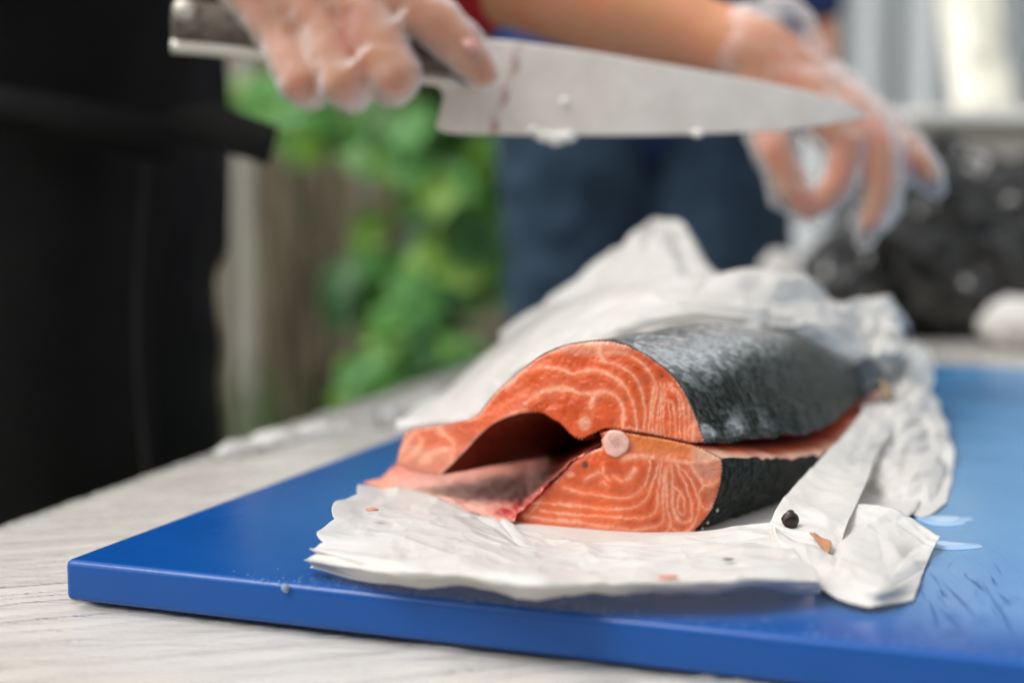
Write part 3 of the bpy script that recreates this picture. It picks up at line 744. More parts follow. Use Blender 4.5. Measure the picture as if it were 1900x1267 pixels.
def face_part(name, poly, upper, step=2.2):
    q = np.array(poly, float)
    # resample the outline
    if np.allclose(q[0], q[-1]): q = q[:-1]
    out = []
    for a, b in zip(q, np.roll(q, -1, 0)):
        m_ = max(1, int(np.linalg.norm(b - a) / step)); out += [a + (b - a) * t / m_ for t in range(m_)]
    q = np.array(out); nb = len(q)
    x0, y0 = q.min(0); x1, y1 = q.max(0)
    gx, gy = np.meshgrid(np.arange(x0, x1, step), np.arange(y0, y1, step)); g = np.c_[gx.ravel(), gy.ravel()]
    g += RNG.uniform(-.35, .35, g.shape)
    inside = np.zeros(len(g), bool); j = nb - 1
    for i in range(nb):
        xi, yi = q[i]; xj, yj = q[j]
        c = ((yi > g[:, 1]) != (yj > g[:, 1])) & (g[:, 0] < (xj - xi) * (g[:, 1] - yi) / (yj - yi + 1e-12) + xi); inside ^= c; j = i
    dmin = polyd(g, np.vstack([q, q[:1]]).tolist()) if False else None
    g = g[inside]
    keep = np.ones(len(g), bool)
    for s0 in range(0, len(g), 4000):
        dd = np.sqrt(((g[s0:s0 + 4000, None] - q[None]) ** 2).sum(-1)).min(1); keep[s0:s0 + 4000] = dd > step * .55
    g = g[keep]
    pts = np.vstack([q, g])
    r = delaunay_2d_cdt([Vector(p) for p in pts], [(i, (i + 1) % nb) for i in range(nb)], [list(range(nb))], 1, 1e-5)
    pv = np.array([tuple(v) for v in r[0]]); fs = [tuple(f) for f in r[2]]
    col, k = facecol(pv, upper)
    w = np.array([Ff(*p) for p in pv])
    # relief: fat seams stand a little proud, muscle blocks bulge, cut edges round off
    brd = np.sqrt(((pv[:, None, :] - q[None, ::3, :]) ** 2).sum(-1)).min(1) if len(pv) < 40000 else np.full(len(pv), 9.)
    rel_ = .0006 * fbm(np.c_[pv / 30., pv[:, :1] * 0], 71, 3) + .00005 * k + .0002 * fbm(np.c_[pv / 5., pv[:, :1] * 0], 72, 2) - .0016 * np.clip(1 - brd / 5., 0, 1) ** 2
    w[:, 1] -= rel_
    n0 = np.cross(w[fs[0][1]] - w[fs[0][0]], w[fs[0][2]] - w[fs[0][0]])
    if n0[1] > 0: fs = [f[::-1] for f in fs]
    return mesh(name, w, fs, m_flesh, salmon, col=col)
face_part('upper_cut_face', UP + UPlow[1:-1], True)
face_part('lower_cut_face', LO, False)

# body swept back from the face along the fish
ax2 = np.array([.60, .80]); dx2 = np.array([.80, -.60])
anc = np.array([.0806, .583])
tS = np.array([0, .05, .10, .15, .20, .25, .30, .33])
KS = np.array([1, .99, .96, .90, .80, .66, .50, .38])          # width
KU = np.array([1, 1.14, 1.24, 1.12, .86, .50, .16, .04])         # upper thickness over the gap plane
DS = np.array([0, .001, -.002, -.010, -.021, -.034, -.048, -.058])
GAP = .0400
GZ = np.array([.0400, .0352, .0305, .0285, .0315, .0335, .034, .034])
LZ = np.array([1, .78, .60, .52, .56, .66, .78, .82])
def sweep(p, t, which):
    ks = np.interp(t, tS, KS); ds = np.interp(t, tS, DS)
    off = (p[:2] - anc) * ks
    xy = anc + off + ax2 * t + dx2 * ds
    z = p[2] - BZ
    if which == 'U':
        ku = np.interp(t, tS, KU); g = np.interp(t, tS, GZ)
        z = g + (z - GAP) * ku if z > GAP else z * g / GAP
    else:
        z = z * np.interp(t, tS, LZ)
    return np.array([xy[0], xy[1], max(BZ + .0018, BZ + z)])
def sweep_strip(name, line, which, mat, colf, nt=70, npt=90, t1=.33, close=False):
    L = cr1(np.array([Ff(*p) for p in line]), npt)
    ts = np.linspace(0, 1, nt) ** 1.1 * t1
    g = np.array([[sweep(p, t, which) for p in L] for t in ts])
    TT = np.repeat(ts, npt).reshape(nt, npt); LL = np.tile(L[None], (nt, 1, 1)); rmp = np.minimum(1, TT / .02)
    key = TT * 0 + (3.3 if which == 'U' else 8.1)
    dz = (.0011 * vnoise(np.stack([TT * 110, key, key * 0], -1), 41) + .0007 * vnoise(np.stack([TT * 380, key, key * 0], -1), 43)) * np.clip((LL[..., 0] - .055) / .025, 0, 1) * rmp
    if which == 'U': dz += .0014 * fbm(np.stack([TT * 22, LL[..., 0] * 22, LL[..., 2] * 22], -1), 46, 2) * rmp
    g[..., 2] = np.maximum(g[..., 2] + dz, BZ + .0018)
    arc = np.concatenate([[0], np.cumsum(np.linalg.norm(np.diff(L, axis=0), axis=1))])
    uv = np.array([[(t, a) for a in arc] for t in ts]).reshape(-1, 2)
    col = colf(uv, np.tile(np.linspace(0, 1, npt), nt), np.repeat(ts, npt))
    f = gridfaces(nt, npt)
    gg = g.reshape(-1, 3)
    if close:
        k = len(gg); c = g[-1].mean(0); gg = np.vstack([gg, c]); f += [(k - npt + i, k - npt + i + 1, k) for i in range(npt - 1)]
        uv = np.vstack([uv, uv[-1]]); col = np.vstack([col, col[-1]])
    return mesh(name, gg, f, mat, salmon, uv=uv, col=col), g
def skincol_u(uv, s, t):                # s: 0 belly .. 1 dorsal
    n = fbm(np.c_[uv * 45, uv[:, :1] * 0], 81, 4); n2 = fbm(np.c_[uv * 160, uv[:, :1] * 0], 84, 3)
    c0 = np.array([.16, .16, .14]); c1_ = np.array([.050, .046, .036]); c2 = np.array([.004, .011, .007]); c3 = np.array([.003, .004, .005])
    s2 = np.clip(s + .04 * n, 0, 1)[:, None]
    c = np.where(s2 < .35, c0, np.where(s2 < .55, c0 + (c1_ - c0) * (s2 - .35) / .2, np.where(s2 < .78, c1_ + (c2 - c1_) * (s2 - .55) / .23, np.where(s2 < .93, c2, c2 + (c3 - c2) * np.clip((s2 - .93) / .05, 0, 1)))))
    c = c * (1 + .35 * n2[:, None] + .25 * n[:, None])
    sp = np.clip((n2 - .42) * 6, 0, 1)[:, None] * (s2 > .5); c = c * (1 - sp * .8)
    sv = 1.25 * np.exp(-((s + .04 * n - .70 + t * .35) / .062) ** 2) * np.clip(1.3 - t / .14, 0, 1) * np.clip(.95 + .6 * n2 + .6 * n, 0, 1)  # sky highlight painted as a silver band; alpha drives the metallic
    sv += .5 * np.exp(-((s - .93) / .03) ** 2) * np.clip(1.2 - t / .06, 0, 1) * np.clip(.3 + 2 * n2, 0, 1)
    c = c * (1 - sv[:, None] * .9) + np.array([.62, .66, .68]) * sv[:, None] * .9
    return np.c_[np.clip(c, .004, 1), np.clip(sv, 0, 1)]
def skincol_l(uv, s, t):
    n = fbm(np.c_[uv * 45, uv[:, :1] * 0], 91, 4); c = np.array([.008, .012, .010]) * np.ones((len(s), 1)) + np.clip(s - .3, 0, 1)[:, None] * .03
    return np.c_[np.clip(c * (1 + .35 * n[:, None]), .004, 1), np.zeros(len(s))]
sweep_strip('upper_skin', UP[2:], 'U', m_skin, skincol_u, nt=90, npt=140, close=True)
sweep_strip('lower_skin', LO[:9], 'L', m_skin, skincol_l, close=True)
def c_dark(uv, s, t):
    n = fbm(np.c_[uv * 60, uv[:, :1] * 0], 95, 3)[:, None]; return np.clip(np.array([.035, .003, .003]) * (1 + .5 * n), .002, 1) * np.ones((len(s), 1))  # dark red membrane, deepened to near black for the hollow's shade
def c_gapU(uv, s, t):
    n = fbm(np.c_[uv * 60, uv[:, :1] * 0], 97, 3)[:, None]; return np.clip(np.array([.30, .03, .016]) * (1 + .3 * n), 0, 1)
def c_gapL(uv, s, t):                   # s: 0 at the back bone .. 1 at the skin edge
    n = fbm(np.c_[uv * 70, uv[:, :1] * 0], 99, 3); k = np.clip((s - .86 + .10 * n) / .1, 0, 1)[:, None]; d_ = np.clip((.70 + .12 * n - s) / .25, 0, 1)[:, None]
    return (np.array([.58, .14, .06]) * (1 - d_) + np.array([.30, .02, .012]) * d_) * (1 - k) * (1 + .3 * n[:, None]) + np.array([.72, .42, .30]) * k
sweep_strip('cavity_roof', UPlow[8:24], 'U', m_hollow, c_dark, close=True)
sweep_strip('upper_cut_side', UPlow[:8], 'U', m_flesh, c_gapU)
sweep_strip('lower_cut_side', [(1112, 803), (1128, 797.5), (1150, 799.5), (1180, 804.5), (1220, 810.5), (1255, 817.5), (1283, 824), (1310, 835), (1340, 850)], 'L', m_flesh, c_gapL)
# thin belly lip, underside
# floor of the belly cavity
rows = [[(672, 925, .672), (755, 945, .650), (855, 975, .618), (925, 996, .594), (964, 955, .5945), (1010, 912, .592), (1050, 873, .590), (1085, 843, .588), (1118, 824, .587)],
        [(687, 905, .680), (770, 917, .658), (870, 944, .632), (945, 958, .612), (972, 942, .606), (1012, 905, .602), (1052, 868, .600), (1085, 841, .598), (1118, 822, .598)],
        [(708, 884, .688), (790, 898, .672), (880, 908, .662), (960, 925, .650), (985, 910, .650), (1022, 880, .650), (1060, 850, .645), (1088, 832, .640), (1118, 815, .640)],
        [(734, 862, .700), (820, 872, .710), (900, 870, .715), (970, 865, .710), (1000, 855, .705), (1035, 842, .700), (1065, 830, .690), (1090, 822, .680), (1118, 808, .680)],
        [(760, 850, .740), (850, 845, .760), (930, 830, .780), (990, 825, .775), (1015, 820, .770), (1045, 815, .760), (1075, 812, .750), (1095, 808, .735), (1120, 800, .73)],
        [(860, 835, .80), (930, 820, .84), (985, 800, .87), (1030, 795, .87), (1050, 790, .86), (1075, 785, .85), (1095, 785, .84), (1110, 785, .82), (1130, 785, .80)]]
g = patchpts([[P(*q) for q in r] for r in rows], 90, 160)
g[..., 2] = np.maximum(g[..., 2], BZ + .0040)
pxg = patchpts([[(q[0], q[1], 0) for q in r] for r in rows], 90, 160)[..., :2].reshape(-1, 2)
n1 = fbm(np.c_[pxg / [30, 14], pxg[:, :1] * 0], 101, 4); n2 = fbm(np.c_[pxg / [9, 5], pxg[:, :1] * 0], 104, 3)
c = np.array([.86, .47, .38]) * (1 + .12 * n1[:, None]); 
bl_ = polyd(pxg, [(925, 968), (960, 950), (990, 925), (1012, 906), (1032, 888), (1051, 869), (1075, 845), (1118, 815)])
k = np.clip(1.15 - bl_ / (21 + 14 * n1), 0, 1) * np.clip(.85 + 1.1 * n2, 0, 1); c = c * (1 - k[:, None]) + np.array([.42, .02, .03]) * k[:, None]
k = np.clip(1 - polyd(pxg, [(1048, 872), (1030, 888), (1018, 900)]) / 6, 0, 1)[:, None]; c = c * (1 - k) + np.array([.10, .07, .09]) * k
for ln in ([(845, 955), (880, 925), (900, 910)], [(900, 945), (940, 935), (970, 925)], [(945, 895), (980, 888), (1020, 878)]):
    k = np.clip(1 - polyd(pxg, ln) / (5 + 4 * n2), 0, 1)[:, None] * .7; c = c * (1 - k) + np.array([.62, .10, .10]) * k
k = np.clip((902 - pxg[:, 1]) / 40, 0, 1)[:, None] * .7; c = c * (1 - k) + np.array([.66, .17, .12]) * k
k = np.clip((868 - pxg[:, 1]) / 40, 0, 1)[:, None] * .8; c = c * (1 - k) + np.array([.42, .03, .02]) * k  # redder and darker inwards: shade under the arch tinted into the membrane

lip = np.clip((760 - pxg[:, 0]) / 60, 0, 1)[:, None] * .6; c = c * (1 - lip) + np.array([.66, .22, .13]) * lip
nr = gnormals(g); nr = nr * np.sign(nr[..., 2:3] + 1e-9)
g = g + nr * (.0011 * (n1 + .5 * n2 + .8 * np.clip(1 - bl_ / 14, 0, 1)).reshape(90, 160)[..., None])
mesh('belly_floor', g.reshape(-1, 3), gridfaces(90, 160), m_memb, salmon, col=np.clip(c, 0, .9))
# thin orange edge of the lower belly wall
edge = [(687, 905), (770, 917), (870, 944), (935, 972)]
e0 = cr1(np.array([P(x, y, Yf(x) - .001) for x, y in edge]), 40); e1 = e0.copy(); e1[:, 2] = BZ + .0012; e1[:, 1] -= .004
mesh('belly_wall_edge', np.vstack([e0, e1]), gridfaces(2, 40), m_flesh, salmon, col=np.tile(np.array([[.70, .17, .05]]), (80, 1)))
# backbone: round vertebra with a dished centre
v_, cc = [Ff(1143, 824) + [0, -.0005, 0]], [(.50, .27, .25)]
prof = [(.2, .0005), (.4, .0006), (.6, .0006), (.8, .0006), (.93, .0004), (1.06, -.0012)]
ringc = [(.52, .29, .27), (.60, .38, .34), (.64, .42, .37), (.66, .43, .37), (.66, .38, .30), (.58, .17, .08)]
for (r, h), rc in zip(prof, ringc):
    for j in range(48):
        a = 2 * math.pi * j / 48; rr = 25.5 * r * (1 + .035 * math.sin(3 * a + 1) + .015 * math.sin(7 * a))
        v_.append(Ff(1143 + rr * math.cos(a), 822.5 - rr * math.sin(a) * 1.02) + [0, -h, 0]); cc.append(np.array(rc) * (1 + .08 * math.sin(5 * a + r * 9)))
f_ = [(0, 1 + (j + 1) % 48, 1 + j) for j in range(48)] + gridfaces(len(prof), 48, True, 1)
mesh('vertebra', v_, f_, m_flesh, salmon, col=np.array(cc))
# fin by the tail end of the piece
fg = patchpts([[P(1570, 690, .805), P(1606, 664, .815), P(1628, 676, .82)], [P(1585, 722, .795), P(1618, 702, .805), P(1645, 702, .81)], [P(1600, 738, .79), P(1632, 718, .795), P(1657, 738, .80)]], 14, 14)
o = mesh('fin', fg.reshape(-1, 3), gridfaces(14, 14), m_fin, salmon); solid(o, .003)
fg = patchpts([[P(1636, 706, .792), P(1652, 718, .795)], [P(1641, 740, .788), P(1654, 745, .79)]], 6, 6); o = mesh('fin_tip', fg.reshape(-1, 3), gridfaces(6, 6), m_fintip, salmon); solid(o, .002)
# loose scales along the lower skin edge
for i, (x_, y_) in enumerate([(1331, 946), (1313, 969), (1303, 981)]):
    p = P(x_, y_, .586); a = random.uniform(0, 6.28); r_ = random.uniform(.0005, .0008)
    vv = [p + [r_ * math.cos(a + k * 1.047), -.0003 * (k % 2), r_ * 1.3 * math.sin(a + k * 1.047)] for k in range(6)] + [p + [0, -.0007, 0]]
    mesh('scale', vv, [(k, (k + 1) % 6, 6) for k in range(6)], m_scale, salmon)

# ================================================================== PAPER
paper = empty('butcher_paper', (.05, .66, BZ), label='crumpled white butcher paper spread under and around the salmon', category='paper')
def sheet(name, ctrl, n, m_, amp=.0022, ncell=60, seed=1, mode='Y', ripple=0., jag=.0, scallop=0.):
    f = P if mode == 'Y' else PZ
    C = np.array([[f(*q) for q in r] for r in ctrl])
    g = patchpts(C, n, m_); nr = gnormals(g)
    L1 = np.linalg.norm(np.diff(g[n // 2], axis=0), axis=1).sum(); L2 = np.linalg.norm(np.diff(g[:, m_ // 2], axis=0), axis=1).sum()
    U, V = np.meshgrid(np.linspace(0, L2, n), np.linspace(0, L1, m_), indexing='ij'); q = np.stack([U, V], -1)
    wq = q + .007 * np.stack([fbm(np.stack([U * 22, V * 22, U * 0], -1), seed, 3), fbm(np.stack([U * 22, V * 22, U * 0 + 7], -1), seed + 3, 3)], -1)
    h = cells(wq, ncell, seed); h -= h.mean(); h /= h.std() + 1e-9
    h2 = cells(wq, ncell * 5, seed + 50); h2 -= h2.mean(); h2 /= h2.std() + 1e-9
    w = fbm(np.stack([U * 14, V * 14, U * 0], -1), seed + 9, 3)
    d = amp * (.60 * h + .24 * h2 + 1.1 * w)
    if ripple: d += ripple * np.sin(U * 2 * math.pi / .016 + 6 * w)
    rc = np.random.default_rng(seed + 77)
    for _ in range(14):                 # long sharp creases
        c0 = rc.uniform([0, 0], [L2, L1]); th = rc.uniform(0, math.pi); dd = np.abs((wq[..., 0] - c0[0]) * math.sin(th) - (wq[..., 1] - c0[1]) * math.cos(th))
        al = (wq[..., 0] - c0[0]) * math.cos(th) + (wq[..., 1] - c0[1]) * math.sin(th)
        d += amp * rc.choice([-1, 1]) * .75 * np.exp(-dd / .0030) * np.exp(-(al / rc.uniform(.02, .05)) ** 2)
    g = g + nr * d[..., None]
    if jag:
        e = fbm(np.stack([V[0] * 60, V[0] * 0, V[0] * 0], -1), seed + 20, 4)
        g[0] += (g[0] - g[2]) * e[:, None] * jag; g[-1] += (g[-1] - g[-3]) * e[::-1, None] * jag
    if scallop:                         # pleated left end
        fall = np.exp(-V / .018); ph = U / L2 * math.pi * 4.4 + .5 * w
        g[..., 0] -= scallop * np.abs(np.sin(ph)) ** .7 * fall; g[..., 2] += scallop * .22 * np.sin(ph * 2) * np.exp(-V / .03); g[..., 1] -= scallop * .1 * np.sin(ph * 2 + .6) * fall
    g[..., 2] = np.maximum(g[..., 2], BZ + .0009 + .0004 * (w * .5 + .5))
    o = mesh(name, g.reshape(-1, 3), gridfaces(n, m_), m_paper, paper); solid(o, .00014)
    return o
# under the fish
sheet('paper_base', [[(660, 925, .0015), (900, 990, .002), (1200, 1030, .002), (1600, 1010, .002)], [(760, 880, .0015), (950, 900, .002), (1250, 930, .002), (1700, 945, .002)], [(840, 810, .0015), (1000, 820, .002), (1300, 830, .002), (1720, 860, .002)]], 60, 110, .0003, 40, 3, 'Z')
# long fold in front of the fish; last row tucks under
FR = [
    [(584, 1046, .003), (690, 1074, .004), (765, 1082, .004), (850, 1082, .006), (925, 1096, .005), (1000, 1107, .006), (1060, 1103, .006), (1120, 1096, .008), (1200, 1097, .007), (1290, 1099, .006), (1400, 1096, .006), (1525, 1102, .004)],
    [(588, 1030, .009), (688, 1050, .011), (760, 1058, .012), (848, 1062, .014), (925, 1076, .013), (1000, 1086, .014), (1060, 1082, .013), (1120, 1077, .013), (1200, 1079, .013), (1290, 1078, .013), (1400, 1072, .013), (1520, 1075, .010)],
    [(598, 1008, .012), (695, 1015, .013), (765, 1020, .013), (850, 1028, .012), (925, 1042, .012), (995, 1056, .011), (1055, 1055, .010), (1115, 1052, .010), (1200, 1054, .011), (1290, 1052, .011), (1400, 1045, .012), (1500, 1045, .010)],
    [(614, 975, .014), (700, 980, .012), (770, 982, .011), (852, 992, .010), (925, 1008, .009), (988, 1026, .009), (1050, 1032, .009), (1112, 1032, .009), (1200, 1032, .010), (1290, 1028, .009), (1385, 1020, .010), (1470, 1015, .010)],
    [(640, 935, .014), (712, 945, .010), (780, 950, .010), (855, 962, .008), (920, 985, .007), (980, 1008, .007), (1045, 1015, .0065), (1108, 1015, .007), (1195, 1014, .008), (1285, 1008, .008), (1370, 998, .009), (1445, 992, .010)],
    [(679, 906, .009), (735, 911, .006), (800, 921, .005), (870, 941, .004), (925, 962, .004), (972, 981, .004), (1040, 996, .004), (1105, 998, .004), (1190, 998, .005), (1280, 992, .006), (1360, 984, .008), (1432, 976, .010)],
]
sheet('paper_fold', FR, 190, 460, .0012, 64, 7, 'Z', jag=.3, scallop=.0042)
# corner sheet lower right
sheet('paper_corner', [
    [(1510, 1084, .003), (1555, 1113, .003), (1628, 1119, .004), (1697, 1108, .002)],
    [(1520, 1040, .005), (1570, 1052, .0075), (1640, 1080, .0085), (1712, 1068, .002)],
    [(1530, 990, .006), (1590, 1000, .008), (1660, 1012, .006), (1727, 1030, .002)],
    [(1560, 930, .012), (1620, 935, .014), (1690, 960, .010), (1745, 992, .006)]], 80, 80, .0008, 26, 12, 'Z')
sheet('paper_lip', [
    [(1428, 985, .545), (1440, 1018, .532), (1472, 1060, .515), (1505, 1090, .502), (1550, 1114, .492)],
    [(1432, 975, .540), (1452, 1008, .528), (1492, 1040, .514), (1528, 1066, .505), (1575, 1095, .495)],
    [(1440, 985, .545), (1470, 1003, .535), (1512, 1015, .528), (1542, 1035, .520), (1566, 1060, .512)],
    [(1450, 1000, .560), (1478, 1012, .550), (1512, 1022, .545), (1540, 1040, .535), (1562, 1062, .525)]], 60, 90, .0006, 14, 15)
sheet('paper_strip', [
    [(1428, 985, .545), (1465, 1010, .538), (1510, 1020, .533), (1560, 1040, .530)],
    [(1434, 955, .556), (1475, 968, .552), (1525, 975, .548), (1568, 985, .548)],
    [(1470, 905, .590), (1510, 925, .585), (1550, 930, .580), (1590, 935, .585)],
    [(1520, 852, .635), (1555, 870, .630), (1585, 880, .630), (1612, 885, .635)],
    [(1568, 805, .690), (1590, 820, .688), (1608, 830, .69), (1630, 835, .70)],
    [(1602, 760, .745), (1620, 775, .745), (1640, 775, .75), (1665, 780, .76)]], 110, 60, .0010, 24, 17)
sheet('paper_drape', [
    [(1575, 735, .85), (1640, 690, .89), (1690, 640, .93), (1722, 662, .94)],
    [(1600, 765, .77), (1660, 740, .80), (1700, 720, .84), (1735, 745, .86)],
    [(1605, 815, .72), (1665, 820, .73), (1715, 800, .78), (1757, 810, .80)],
    [(1610, 880, .67), (1670, 880, .675), (1725, 870, .71), (1770, 880, .715)],
    [(1600, 940, .63), (1665, 950, .632), (1715, 965, .615), (1757, 938, .645)]], 100, 90, .0026, 34, 19)
# back sheet, lying over the top of the fish
sheet('paper_back', [
    [(735, 803, .745), (850, 797, .720), (925, 745, .690), (1000, 680, .668), (1100, 645, .672), (1240, 600, .700), (1390, 608, .735), (1455, 615, .760), (1500, 640, .775), (1575, 678, .815), (1650, 700, .86)],
    [(740, 788, .75), (860, 770, .725), (928, 712, .70), (1000, 655, .68), (1095, 620, .685), (1240, 577, .710), (1385, 585, .742), (1455, 600, .765), (1520, 615, .79), (1590, 650, .83), (1665, 670, .88)],
    [(752, 776, .78), (860, 738, .76), (940, 675, .745), (1020, 618, .735), (1110, 585, .735), (1250, 553, .745), (1390, 555, .765), (1470, 562, .79), (1545, 580, .82), (1610, 612, .86), (1685, 640, .90)],
    [(772, 762, .85), (858, 698, .84), (950, 622, .83), (1050, 560, .82), (1150, 530, .81), (1280, 512, .80), (1400, 512, .81), (1490, 508, .83), (1545, 560, .86), (1600, 558, .89), (1655, 555, .92)],
    [(800, 770, .89), (880, 730, .90), (960, 670, .90), (1060, 620, .90), (1160, 600, .90), (1280, 590, .88), (1400, 590, .88), (1480, 590, .89), (1560, 600, .91), (1620, 600, .94), (1690, 610, .97)]], 110, 300, .0022, 80, 23)
sheet('paper_peak', [
    [(925, 612, .92), (1050, 541, .95), (1130, 475, .96), (1190, 425, .97), (1225, 406, .98), (1275, 430, .97), (1345, 508, .95), (1420, 540, .95)],
    [(930, 640, .89), (1050, 580, .91), (1130, 525, .93), (1190, 480, .94), (1230, 455, .95), (1290, 490, .94), (1350, 545, .92), (1420, 570, .92)],
    [(940, 680, .87), (1050, 640, .88), (1130, 600, .88), (1190, 580, .88), (1230, 570, .88), (1290, 580, .88), (1350, 600, .88), (1420, 620, .88)]], 70, 160, .0030, 34, 29)
sheet('paper_ruffle', [
    [(1530, 600, .85), (1560, 575, .87), (1600, 565, .89), (1640, 548, .90), (1668, 585, .90)],
    [(1540, 640, .84), (1575, 625, .85), (1610, 620, .865), (1650, 610, .88), (1672, 625, .885)],
    [(1560, 665, .83), (1600, 665, .84), (1640, 665, .85), (1680, 655, .86), (1712, 662, .87)]], 50, 80, .0035, 18, 33)

# things lying on the paper
def lump(name, c, r, mat, seed, squash=(1, 1, .5), amp=.35, parent=None, **kw):
    n, m_ = 12, 18; v = []
    for i in range(n):
        th = math.pi * i / (n - 1)
        for j in range(m_):
            ph = 2 * math.pi * j / m_; v.append((math.sin(th) * math.cos(ph), math.sin(th) * math.sin(ph), math.cos(th)))
    v = np.array(v); k = 1 + amp * fbm(v * 1.6 + seed, seed, 3); v = v * k[:, None] * np.array(squash) * r + np.array(c)
    return mesh(name, v, gridfaces(n, m_, True), mat, parent, **kw)
lump('blood_clot', P(1467, 965, .550), .0035, m_clot, 3, (1.0, .6, 1.1), .35, label='round dark brown clot stuck to the folded paper', category='blood clot')
pl_ = patchpts([[P(1500, 986, .541), P(1512, 988, .541), P(1520, 996, .54)], [P(1516, 1003, .537), P(1524, 1004, .537), P(1540, 1002, .536)], [P(1524, 1022, .528), P(1530, 1024, .528), P(1536, 1020, .528)]], 14, 12)
pl_[..., 1] += -.0025 + .001 * fbm(pl_ * 400, 2, 2)
o = mesh('skin_scrap', pl_.reshape(-1, 3), gridfaces(14, 12), m_scrap, label='ragged brown scrap of skin below the dark clot on the paper', category='scrap'); solid(o, .0006)
for (x_, y_, r_, mt, lb) in ((1352, 1037, .0012, m_clot, 'tiny dark speck on the front fold of the paper'), (1240, 1070, .0022, m_pinkscrap, 'small pink flake low on the front fold of the paper'),):
    lump('fish_flake', PZ(x_, y_, .0125), r_, mt, int(x_), (1.6, .8, .25), .4, label=lb, category='flake')
lump('fish_flake', PZ(690, 945, .0165), .0030, m_pinkscrap, 6, (.9, .6, .22), .4, label='pale pink smear near the left end of the paper', category='flake')

# water on the board
pl = Pile(); rs = random.Random(12)
def dropv(p, r, h):
    v, f = [], []
    for i in range(4):
        a = math.pi / 2 * i / 3.5
        for j in range(8): v.append((p[0] + r * math.cos(a) * math.cos(j * .785), p[1] + r * math.cos(a) * math.sin(j * .785), p[2] + h * math.sin(a)))
    f = gridfaces(4, 8, True) + [tuple(range(24, 32))]; return v, f
for i in range(240):
    x_ = rs.uniform(430, 1150) if rs.random() < .75 else rs.uniform(1100, 1880)
    base = 1040 + (x_ - 118) * .1040; y_ = base - abs(rs.gauss(0, 12)) - 1
    r = rs.uniform(.00015, .00045); pl.add(*dropv(PZ(x_, y_, .0001), r, r * .6))
m_bead = M('bright wet bead', (.12, .28, .50), .05)  # opaque pale base carries the droplets' glints
mesh('water_droplets', pl.v, pl.f, m_bead, kind='stuff', label='fine water droplets beaded along the front edge of the board', category='water')
p = PZ(528, 1082, 0) ; p = P(529, 1091, p[1] - .0005)
lump('water_drop', p, .0015, m_water, 2, (1, .7, 1.1), .05, label='clear water drop hanging on the front edge of the blue board', category='water drop')
m_drop = M('pale drop', (.75, .85, .95), .05, **{'Transmission Weight': .7, 'IOR': 1.2}); bpy.data.objects['water_drop'].data.materials[0] = m_drop
for (x_, y_, a, b, lb) in ((1752, 963, .017, .006, 'shallow bright puddle on the board beside the paper drape'), (1762, 1010, .014, .005, 'second small puddle on the board right of the paper corner')):
    c = PZ(x_, y_, .0004); v = [c + [0, 0, .0004]]; 
    for rr, hh in ((.5, .0004), (.9, .0003), (1, -.0003)):
        for j in range(40):
            t = 2 * math.pi * j / 40; w = .8 + .12 * math.sin(2 * t + x_) + .10 * math.sin(3 * t + .02 * y_)
            v.append(c + [rr * a * w * math.cos(t), rr * b * w * math.sin(t) * 2, hh])
    mesh('puddle', v, [(0, 1 + j, 1 + (j + 1) % 40) for j in range(40)] + gridfaces(3, 40, True, 1), m_wetfilm, label=lb, category='puddle')

# ================================================================== KNIFE
KY = .800
def K(px, py, dy=0): return P(px, py, KY + (px - 600) * 3.0e-5 + dy)
knife = empty('chef_knife', tuple(K(820, 180)), label='long wet steel chef knife held level over the salmon', category='knife')
spine = cr1(np.array([(782, 92), (815, 78), (860, 72), (930, 75), (1000, 83), (1100, 97), (1200, 114), (1350, 140), (1480, 165), (1560, 188), (1612, 212)], float), 300)
edge_ = cr1(np.array([(790, 132), (824, 182), (814, 215), (822, 245), (950, 250), (1060, 251.5), (1200, 251), (1350, 247), (1480, 238), (1560, 226), (1613, 214)], float), 300)
nb_ = 40; vF = []; colF = []
for side in (-1, 1):
    for i in range(300):
        for j in range(nb_):
            s = j / (nb_ - 1); q = spine[i] * (1 - s) + edge_[i] * s
            th = (.0013 * (1 - s) ** .8 + .0001) * (1 - (i / 299.) ** 3 * .6)
            vF.append(K(q[0], q[1], side * th)); 
            c = np.array([.86, .79, .73])  # warm tint stands in for surroundings mirrored in the steel
            if side == -1:
                d = min(abs((q[0] - (966 - (q[1] - 85) * .34 + 5 * math.sin(q[1] * .11)))), 60)
                k = max(0, 1 - d / 11.) ** .6 * (.62 + .38 * math.sin(q[1] * .11 + .6)) if q[1] > 80 else 0
                c = c * (1 - .85 * k) + np.array([.34, .06, .03]) * .85 * k
            colF.append(c)
N1 = 300 * nb_
ff = [f[::-1] for f in gridfaces(300, nb_)] + gridfaces(300, nb_, False, N1)
for i in range(299):
    ff += [(i * nb_, N1 + i * nb_, N1 + (i + 1) * nb_, (i + 1) * nb_), (i * nb_ + nb_ - 1, (i + 1) * nb_ + nb_ - 1, N1 + (i + 1) * nb_ + nb_ - 1, N1 + i * nb_ + nb_ - 1)]
ff += [(j, j + 1, N1 + j + 1, N1 + j) for j in range(nb_ - 1)]
mesh('blade', vF, ff, m_steel, knife, col=np.array(colF))
hp = cr1(np.array([K(905, 148), K(850, 118), K(780, 98), K(680, 84), K(560, 68), K(440, 52), K(345, 42), K(318, 40)]), 30)
hr = np.interp(np.linspace(0, 1, 30), [0, .08, .3, .7, .95, 1], [.003, .009, .0115, .012, .0135, .010])
vv, ff = tube(hp, hr, 16); vv = np.array(vv); vv[:, 1] = KY + (vv[:, 1] - KY) * .75
mesh('handle', vv, ff, m_handle, knife)
tp = cr1(np.array([K(850, 152, -.0005), K(700, 130, -.0005), K(560, 112, -.0005), K(470, 100, -.0005), K(380, 90, -.0005), K(318, 86, -.0005)]), 20)
